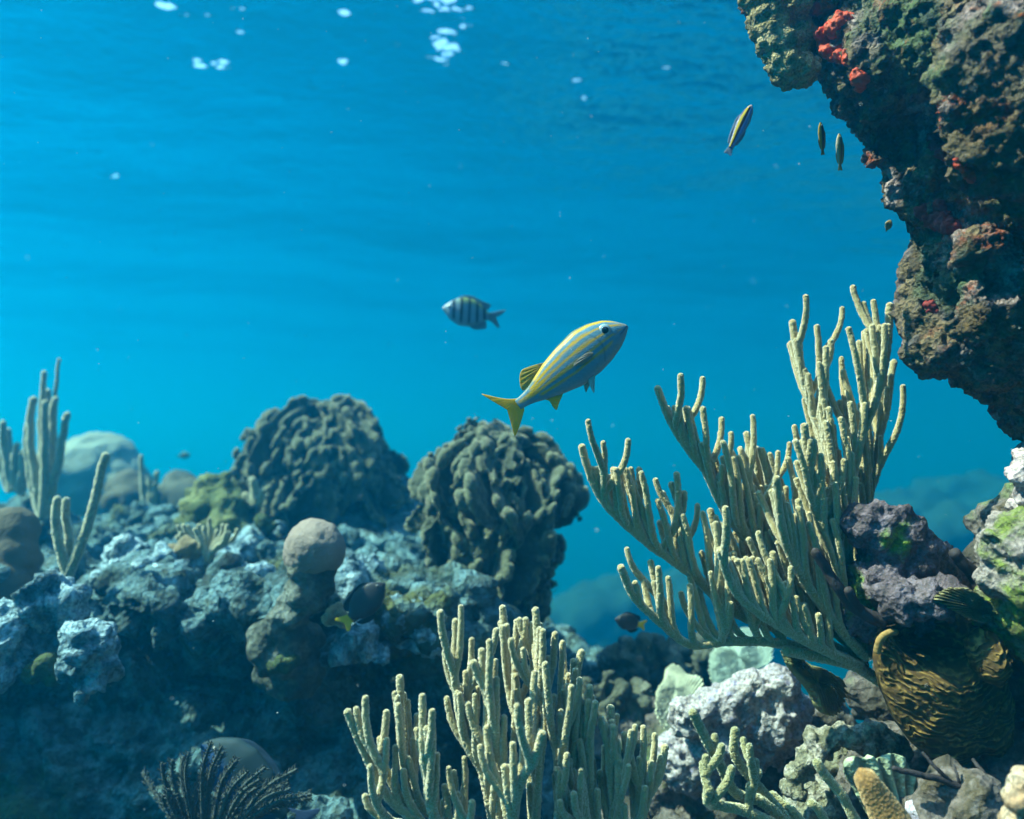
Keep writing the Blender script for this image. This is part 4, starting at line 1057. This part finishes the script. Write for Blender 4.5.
def fish(name, label, tail_px, nose_px, d, top, bot, width, colour, fins, eye=None, yaw=0.0, flip=False, group=None, eye_cols=((.5, .55, .52), (.01, .01, .012)), n=150, m=64, tail_bend=0.0, gloss=.35, dim=1.0):
    """body along +X from tail stalk (0) to snout (1), up is +Z, profiles in body lengths"""
    A, B = P(*tail_px, d), P(*nose_px, d)
    ax = (B - A); Lm = ax.length; X = ax.normalized()
    Yv = Vector((0, 1, 0)); Zv = X.cross(Yv).normalized()
    if Zv.z < 0 and not flip: Zv = -Zv
    if flip: Zv = Zv if Zv.z < 0 else -Zv
    Yv = Zv.cross(X)
    M = Matrix((X, Yv, Zv)).transposed() @ Matrix.Rotation(yaw, 3, 'Z')
    root = empty(name, A); tag(root, label, 'fish', group)
    def W_(v):
        v = np.array(v, float) * Lm
        return (np.array(M) @ v.T).T
    t = np.linspace(0, 1, n); t = np.sin(t * np.pi / 2) * .5 + t * .5
    zt, zb = interp_profile(top, t), interp_profile(bot, t)
    hw = interp_profile(width, t)
    a = np.linspace(0, 2 * np.pi, m, endpoint=False)
    zc, hz = (zt + zb) / 2, (zt - zb) / 2
    cs, sn = np.cos(a), np.sin(a)
    e = .85
    yy = hw[:, None] * (np.sign(cs) * np.abs(cs)**e)[None]
    zz = zc[:, None] + hz[:, None] * (np.sign(sn) * np.abs(sn)**1.0)[None]
    xx = np.repeat(t[:, None], m, 1)
    yy = yy + (tail_bend * np.clip(.4 - xx, 0, 1)**2)
    V = np.stack([xx, yy, zz], 2).reshape(-1, 3)
    V = np.vstack([V, [[0, yy[0].mean(), zc[0]]], [[1, 0, zc[-1]]]])
    I = np.arange(n * m).reshape(n, m); J = np.roll(I, -1, 1)
    Fc = np.stack([I[:-1].ravel(), I[1:].ravel(), J[1:].ravel(), J[:-1].ravel()], 1).tolist()
    for k in range(m):
        Fc.append([n * m, int(I[0, k]), int(I[0, (k + 1) % m])]); Fc.append([n * m + 1, int(I[-1, (k + 1) % m]), int(I[-1, k])])
    me = mesh_from(W_(V), Fc)
    v = np.clip((V[:, 2] - np.interp(V[:, 0], t, zc)) / (np.interp(V[:, 0], t, hz) + 1e-6), -1, 1)
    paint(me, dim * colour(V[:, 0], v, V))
    mt = mat_attr(name + '_skin', gloss, .18, (420 if Lm > .1 else 900, .22, .0008))
    link('body', me, mt, root)
    mf = mat_thin(name + '_fin')
    for (fn, outl, colr, yoff, tilt) in fins:
        o = np.array([(p[0], yoff, p[1]) for p in outl], float)
        o = spline(np.vstack([o, o[:1]]), 120)[:-1]
        c = o.mean(0)
        rings = 14; VV = []
        for sgn in (1, -1):
            for k in range(rings):
                s_ = (k + .5) / (rings - .5)
                q = c + (o - c) * s_
                rid = .0016 * np.sin(40 * np.arctan2(q[:, 2] - outl[0][1], q[:, 0] - outl[0][0])) * (1 - s_**4)
                q[:, 1] += sgn * (.004 * (1 - s_**2) + .0012) + rid
                VV.append(q)
        VV = np.vstack(VV)
        if tilt:
            ref = np.array((outl[0][0], yoff, outl[0][1])); q = VV - ref
            q[:, 1] += tilt * np.abs(q[:, 2]); VV = ref + q
        VV[:, 1] += tail_bend * np.clip(.4 - VV[:, 0], 0, 1)**2
        K = np.arange(len(VV)).reshape(2, rings, 119); ff = []
        for s_ in (0, 1):
            G_ = K[s_]; H_ = np.roll(G_, -1, 1)
            ff += (np.stack([G_[:-1].ravel(), G_[1:].ravel(), H_[1:].ravel(), H_[:-1].ravel()], 1)[:, ::(1 if s_ else -1)]).tolist()
            ff.append(G_[0].tolist()[::(1 if s_ else -1)])
        a_, b_ = K[0, -1], K[1, -1]
        ff += np.stack([a_, np.roll(a_, -1), np.roll(b_, -1), b_], 1).tolist()
        me = mesh_from(W_(VV), ff)
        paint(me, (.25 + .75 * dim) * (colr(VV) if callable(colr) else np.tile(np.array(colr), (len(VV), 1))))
        link(fn, me, mf, root)
    if eye:
        ex, ez, r1, r2 = eye
        wy = float(np.interp(ex, t, hw)); zcc = float(np.interp(ex, t, zc)); hzz = float(np.interp(ex, t, hz))
        yv = wy * math.sqrt(max(0, 1 - ((ez - zcc) / hzz)**2)) ** .85
        for sgn in (-1, 1):
            def disc(r, off, th):
                bm = bmesh.new(); bmesh.ops.create_uvsphere(bm, u_segments=32, v_segments=20, radius=1)
                q = np.array([w.co[:] for w in bm.verts]); f = [[w.index for w in g.verts] for g in bm.faces]; bm.free()
                q = q * np.array((r, th, r)) + np.array((ex, sgn * (yv + off), ez))
                return mesh_from(W_(q), f)
            eo = link('eye', disc(r1, -.012, .022), mat_plain(name + '_iris', eye_cols[0], .25, .5, .1, 90), root)
            link('pupil', disc(r2, -.004, .019), mat_plain(name + '_pupil', eye_cols[1], .12, .6, .05, 90), eo)
    return root

# ---- the striped yellow fish
TOP = [(a_, b_ * 1.05) for a_, b_ in [(0, .036), (.06, .040), (.12, .052), (.2, .082), (.32, .128), (.46, .166), (.64, .196), (.76, .178), (.86, .142), (.92, .100), (.965, .055), (1, .012)]]
BOT = [(a_, b_ * 1.12) for a_, b_ in [(0, -.036), (.06, -.042), (.12, -.055), (.2, -.082), (.32, -.114), (.47, -.146), (.64, -.142), (.76, -.122), (.86, -.092), (.93, -.060), (.97, -.032), (1, -.012)]]
WID = [(0, .012), (.1, .022), (.3, .055), (.55, .088), (.75, .092), (.88, .070), (.96, .04), (1, .012)]
def grunt_colour(x, v, V):
    z = V[:, 2]
    n_ = fbm(V, 14, 2, 3) * .005
    sil = np.array((.075, .18, .25)); yel = np.array((.42, .255, .002)); back = np.array((.10, .12, .06)); belly = np.array((.12, .21, .26))
    c = np.tile(sil, (len(x), 1))
    k = np.clip((-v - .25) / .6, 0, 1)[:, None]; c = c * (1 - k) + belly * k
    k = np.clip((v - .78) / .15, 0, 1)[:, None]; c = c * (1 - k) + back * k
    # rows of scales: faint pale spotting
    sc = (np.sin(x * 150 + 3 * np.sin(z * 200)) * np.sin(z * 230)); c = c * (1 + .09 * sc)[:, None]
    def stripe(xs, vs, w, strength=1.0, x0=0, x1=1):
        nonlocal c
        vc = np.interp(x, xs, vs)
        hzz = np.interp(x, [p[0] for p in TOP], [p[1] for p in TOP])
        dist = np.abs((v - vc) * hzz + n_)
        k = np.clip(2.2 * (1 - dist / (.85 * w)), 0, 1) * strength * np.clip((x - x0) / .03, 0, 1) * np.clip((x1 - x) / .03, 0, 1)
        c = c * (1 - k[:, None]) + yel * k[:, None]
    stripe([0, .3, .6, .85, 1], [.75, .92, .86, .88, .8], .016, .95, .18, .95)
    stripe([0, .2, .45, .7, .85, .95], [.62, .60, .62, .58, .50, .40], .016, 1, .12, .97)
    stripe([0, .2, .45, .7, .82], [.15, .28, .30, .22, .18], .018, 1, .0, .86)
    stripe([0, .2, .45, .7, .9], [-.10, -.06, -.04, -.10, -.08], .017, .9, .02, .88)
    stripe([0, .3, .5, .7, .9], [-.50, -.40, -.38, -.42, -.40], .015, .95, .16, .84)
    stripe([.7, .8, .9, 1], [-.05, -.15, -.15, .0], .008, .7, .78, .96)
    # snout and gill cover
    k = np.clip((x - .90) / .06, 0, 1) * np.clip((v - .1) / .3, 0, 1); c = c * (1 - .75 * k[:, None]) + np.array((.20, .20, .16)) * .75 * k[:, None]
    g = np.exp(-((x - (.745 - .10 * (v + .1)**2)) / .007)**2) * (v > -.8) * (v < .55); c = c * (1 - .5 * g[:, None]) + np.array((.03, .06, .07)) * .5 * g[:, None]
    mline = np.exp(-((z - (.005 - .30 * (1 - x))) / .004)**2) * (x > .90); c = c * (1 - .7 * mline[:, None])
    k = np.exp(-(((x - .045) / .05)**2 + (v * .5)**2)); c = c * (1 - .2 * k[:, None]) + np.array((.30, .42, .5)) * .2 * k[:, None]
    return np.clip(c, 0, 1)
YF = (.74, .56, .03)
def yfin(VV):
    k = np.clip(.5 + fbm(VV, 18, 2, 4), 0, 1)[:, None]
    return np.array((.80, .45, .006)) * k + np.array((.55, .40, .04)) * (1 - k)
fins = [('tail_fin', [(.03, .036), (-.02, .066), (-.07, .110), (-.12, .165), (-.165, .216), (-.158, .190), (-.125, .11), (-.09, .03), (-.085, .0), (-.105, -.06), (-.13, -.12), (-.15, -.165), (-.14, -.172), (-.09, -.14), (-.04, -.105), (-.005, -.077), (.025, -.045)], yfin, 0, 0),
        ('dorsal_fin', [(.345, .12), (.33, .142), (.20, .185), (.15, .175), (.105, .118), (.09, .068), (.12, .058), (.2, .085), (.28, .112)], lambda VV: np.where((VV[:, 0:1] > .29), np.array((.25, .22, .10)), np.array((.50, .36, .05))), 0, 0),
        ('anal_fin', [(.14, -.05), (.20, -.105), (.20, -.165), (.205, -.192), (.215, -.194), (.255, -.165), (.305, -.135), (.335, -.108), (.29, -.095)], yfin, 0, 0),
        ('pelvic_fin', [(.60, -.135), (.565, -.175), (.505, -.245), (.492, -.254), (.495, -.225), (.515, -.16), (.545, -.12), (.59, -.12)], (.25, .42, .40), -.03, -.25),
        ('pelvic_fin', [(.60, -.135), (.545, -.175), (.475, -.215), (.47, -.21), (.485, -.165), (.525, -.125), (.59, -.12)], (.25, .42, .40), .03, .25),
        ('pectoral_fin', [(.655, -.018), (.635, .004), (.58, .012), (.51, .005), (.482, -.012), (.50, -.026), (.56, -.04), (.63, -.038)], (.26, .24, .20), -.094, 0)]
fish('striped_fish', 'silver blue fish with yellow stripes and yellow tail swimming up to the right', (430 + 390 / 4.452, 270 + 600 / 4.452), (430 + 888 / 4.452, 270 + 240 / 4.452), .98, TOP, BOT, WID, grunt_colour, fins,
     eye=(.828, .068,   .048, .031), eye_cols=((.20, .30, .33), (.003, .003, .004)), yaw=.10, gloss=.42)

# ---- barred fish farther away
TOPs = [(0, .075), (.08, .12), (.2, .23), (.4, .31), (.6, .31), (.8, .22), (.93, .10), (1, .02)]
BOTs = [(0, -.075), (.08, -.12), (.2, -.22), (.4, -.29), (.6, -.30), (.8, -.21), (.93, -.08), (1, -.02)]
WIDs = [(0, .02), (.3, .08), (.6, .11), (.85, .08), (1, .015)]
def bars(x, v, V):
    base_ = np.array((.40, .62, .80)); c = np.tile(base_, (len(x), 1))
    k = np.clip((v - .35) / .4, 0, 1)[:, None] * np.clip((.8 - x) / .2, 0, 1)[:, None]; c = c * (1 - k) + np.array((.45, .66, .28)) * k
    for xc in (.10, .26, .43, .60, .76):
        k = np.clip(1.3 - np.abs(x - xc - .03 * v) / .036, 0, 1) * np.clip((v + .95) / .3, 0, 1); c = c * (1 - k[:, None]) + np.array((.003, .005, .012)) * k[:, None]
    return c
fin_b = (.30, .42, .5)
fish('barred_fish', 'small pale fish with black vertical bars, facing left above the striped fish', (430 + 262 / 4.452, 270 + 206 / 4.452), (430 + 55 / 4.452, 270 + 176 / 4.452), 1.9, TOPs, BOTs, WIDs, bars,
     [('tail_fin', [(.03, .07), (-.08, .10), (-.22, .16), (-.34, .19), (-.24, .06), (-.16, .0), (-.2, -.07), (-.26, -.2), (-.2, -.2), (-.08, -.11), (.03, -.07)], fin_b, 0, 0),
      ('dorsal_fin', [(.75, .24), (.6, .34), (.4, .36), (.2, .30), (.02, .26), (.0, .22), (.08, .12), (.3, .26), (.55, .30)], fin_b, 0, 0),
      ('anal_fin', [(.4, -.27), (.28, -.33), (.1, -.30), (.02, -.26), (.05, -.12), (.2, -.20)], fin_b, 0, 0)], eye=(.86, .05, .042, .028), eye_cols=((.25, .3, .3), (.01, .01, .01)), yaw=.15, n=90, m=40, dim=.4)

# ---- slender fish by the overhang
TOPw = [(0, .045), (.15, .065), (.4, .105), (.65, .12), (.85, .09), (.95, .05), (1, .015)]
BOTw = [(0, -.045), (.15, -.065), (.4, -.105), (.65, -.12), (.85, -.09), (.95, -.05), (1, -.015)]
WIDw = [(0, .02), (.4, .06), (.7, .07), (.9, .05), (1, .012)]
def wr1(x, v, V):
    c = np.tile((.16, .30, .70), (len(x), 1))
    k = np.clip((-v - .45) / .3, 0, 1)[:, None]; c = c * (1 - k) + np.array((.50, .56, .75)) * k
    k = (np.abs(v - .18) < .30)[:, None]; c = np.where(k, (.012, .014, .02), c)
    k = (np.abs(v - .62) < .18)[:, None]; c = np.where(k, (.72, .56, .05), c)
    k = (v > .8)[:, None]; c = np.where(k, (.04, .05, .16), c)
    k = np.clip((x - .93) / .05, 0, 1)[:, None]; c = c * (1 - k) + np.array((.6, .5, .55)) * k
    return c
tail_w = [(.04, .04), (-.04, .055), (-.14, .07), (-.13, .0), (-.14, -.07), (-.04, -.055), (.04, -.04)]
def wfins(cc): return [('tail_fin', tail_w, cc, 0, 0), ('dorsal_fin', [(.75, .10), (.6, .15), (.3, .135), (.1, .10), (.08, .055), (.3, .08), (.6, .105)], cc, 0, 0), ('anal_fin', [(.5, -.1), (.35, -.135), (.12, -.09), (.1, -.05), (.3, -.075)], cc, 0, 0)]
GW = 'slender fish beside the overhang'
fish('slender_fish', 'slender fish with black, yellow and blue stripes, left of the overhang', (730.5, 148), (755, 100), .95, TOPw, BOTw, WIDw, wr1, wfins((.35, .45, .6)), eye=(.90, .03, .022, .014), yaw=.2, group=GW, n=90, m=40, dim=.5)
def wr2(x, v, V):
    c = np.tile((.20, .13, .05), (len(x), 1)); k = (v < -.1)[:, None]; c = np.where(k, (.50, .36, .06), c); return np.where((np.abs(v - .3) < .25)[:, None], (.03, .025, .02), c)
def wr3(x, v, V):
    c = np.tile((.52, .42, .16), (len(x), 1)); k = (np.abs(v - .3) < .25)[:, None]; c = np.where(k, (.32, .22, .08), c); return np.where((v < -.5)[:, None], (.6, .55, .4), c)
fish('slender_fish', 'tiny dark brown slender fish, the left one of the near vertical pair', (822.5, 151), (817, 124), 1.0, TOPw, BOTw, WIDw, wr2, wfins((.3, .22, .05)), eye=(.9, .02, .022, .014), yaw=.3, group=GW, n=60, m=24, dim=.5)
fish('slender_fish', 'tiny tan yellow slender fish beside the edge of the overhang', (840, 166), (836.5, 135), 1.0, TOPw, BOTw, WIDw, wr3, wfins((.5, .42, .1)), eye=(.9, .02, .022, .014), yaw=.2, group=GW, n=60, m=24, dim=.5)
fish('slender_fish', 'tiniest yellow brown fish close under the overhang', (886.5, 230), (892, 219), 1.0, TOPs, BOTs, WIDs, wr3, wfins((.5, .42, .1)), eye=(.86, .03, .04, .025), yaw=.2, group=GW, n=50, m=24, dim=.5)

# ---- dark damselfish
def dam(yx):
    def f(x, v, V):
        c = np.tile((.03, .032, .035), (len(x), 1)); k = np.clip((yx - x) / .08, 0, 1)[:, None]; return c * (1 - k) + np.array((.65, .50, .03)) * k
    return f
dfins = [('tail_fin', [(.04, .08), (-.06, .12), (-.2, .2), (-.24, .17), (-.16, .02), (-.22, -.14), (-.18, -.18), (-.06, -.11), (.04, -.08)], (.62, .48, .03), 0, 0),
         ('dorsal_fin', [(.8, .22), (.6, .36), (.3, .34), (.1, .30), (.03, .2), (.1, .12), (.4, .29)], (.03, .03, .03), 0, 0), ('anal_fin', [(.5, -.28), (.3, -.36), (.1, -.28), (.04, -.16), (.2, -.2)], (.03, .03, .03), 0, 0)]
fish('damselfish', 'dark damselfish with yellow tail in the blue gap under the tall sea rod', (640, 624.5), (613.5, 618), 1.5, TOPs, BOTs, WIDs, dam(.12), dfins, eye=(.84, .06, .04, .025), eye_cols=((.1, .1, .1), (.01, .01, .01)), yaw=.2, group='dark damselfish', n=80, m=32)
fish('damselfish', 'black damselfish with bright yellow tail hiding among the pale boulders', (350, 618), (384, 584), 1.33, TOPs, BOTs, WIDs, dam(.02), dfins, eye=(.84, .06, .04, .025), eye_cols=((.1, .1, .1), (.01, .01, .01)), yaw=.2, group='dark damselfish', n=80, m=32)
# ---- far silhouettes
def grey(x, v, V): return np.tile((.10, .14, .10), (len(x), 1))
fish('distant_fish', 'tiny faint fish above the reef behind the green coral', (179, 456), (190, 455), 4.0, TOPs, BOTs, WIDs, grey, wfins((.1, .14, .1)), yaw=.1, n=40, m=20)
# ---- blue fish, shade put into its skin colour by the low dim
TOPb = [(0, .05), (.12, .10), (.3, .22), (.55, .28), (.75, .25), (.9, .15), (.97, .07), (1, .02)]
BOTb = [(0, -.05), (.12, -.10), (.3, -.22), (.55, -.27), (.75, -.22), (.9, -.12), (.97, -.05), (1, -.02)]
def blu(x, v, V):
    c = np.tile((.07, .16, .20), (len(x), 1)); vc = np.interp(x, [0, .5, .8, 1], [-.6, .05, .4, .5])
    k = np.clip((vc - v) / .2, 0, 1)[:, None]; return c * (1 - k) + np.array((.06, .19, .50)) * k
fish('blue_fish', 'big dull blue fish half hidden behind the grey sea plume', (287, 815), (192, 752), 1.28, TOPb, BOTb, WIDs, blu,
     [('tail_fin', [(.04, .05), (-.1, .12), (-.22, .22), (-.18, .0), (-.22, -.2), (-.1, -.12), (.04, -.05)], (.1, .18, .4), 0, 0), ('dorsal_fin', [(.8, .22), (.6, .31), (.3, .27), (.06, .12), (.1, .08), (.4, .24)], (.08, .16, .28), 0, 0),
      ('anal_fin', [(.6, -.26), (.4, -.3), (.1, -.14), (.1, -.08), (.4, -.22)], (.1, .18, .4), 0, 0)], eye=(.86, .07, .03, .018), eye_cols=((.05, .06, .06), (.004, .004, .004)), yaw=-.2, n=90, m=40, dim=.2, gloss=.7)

# ================================================================== drifting specks in the water
def specks():
    rr = random.Random(77); V, Fc = [], []
    for k in range(420):
        d = rr.uniform(.45, 2.6); c = P(rr.uniform(-60, 1084), rr.uniform(-40, 860), d); r = rr.uniform(.00025, .0008) * (.6 + .5 * d)
        b = len(V)
        for q in ((1, 0, 0), (-1, 0, 0), (0, 1, 0), (0, -1, 0), (0, 0, 1), (0, 0, -1)):
            V.append(c + Vector(q) * r * rr.uniform(.6, 1.3))
        for f in ((0, 2, 4), (2, 1, 4), (1, 3, 4), (3, 0, 4), (2, 0, 5), (1, 2, 5), (3, 1, 5), (0, 3, 5)): Fc.append([b + i for i in f])
    o = link('marine_snow', mesh_from(V, Fc), mat_plain('marine_snow', (.6, .6, .55)))
    tag(o, kind='stuff')
specks()
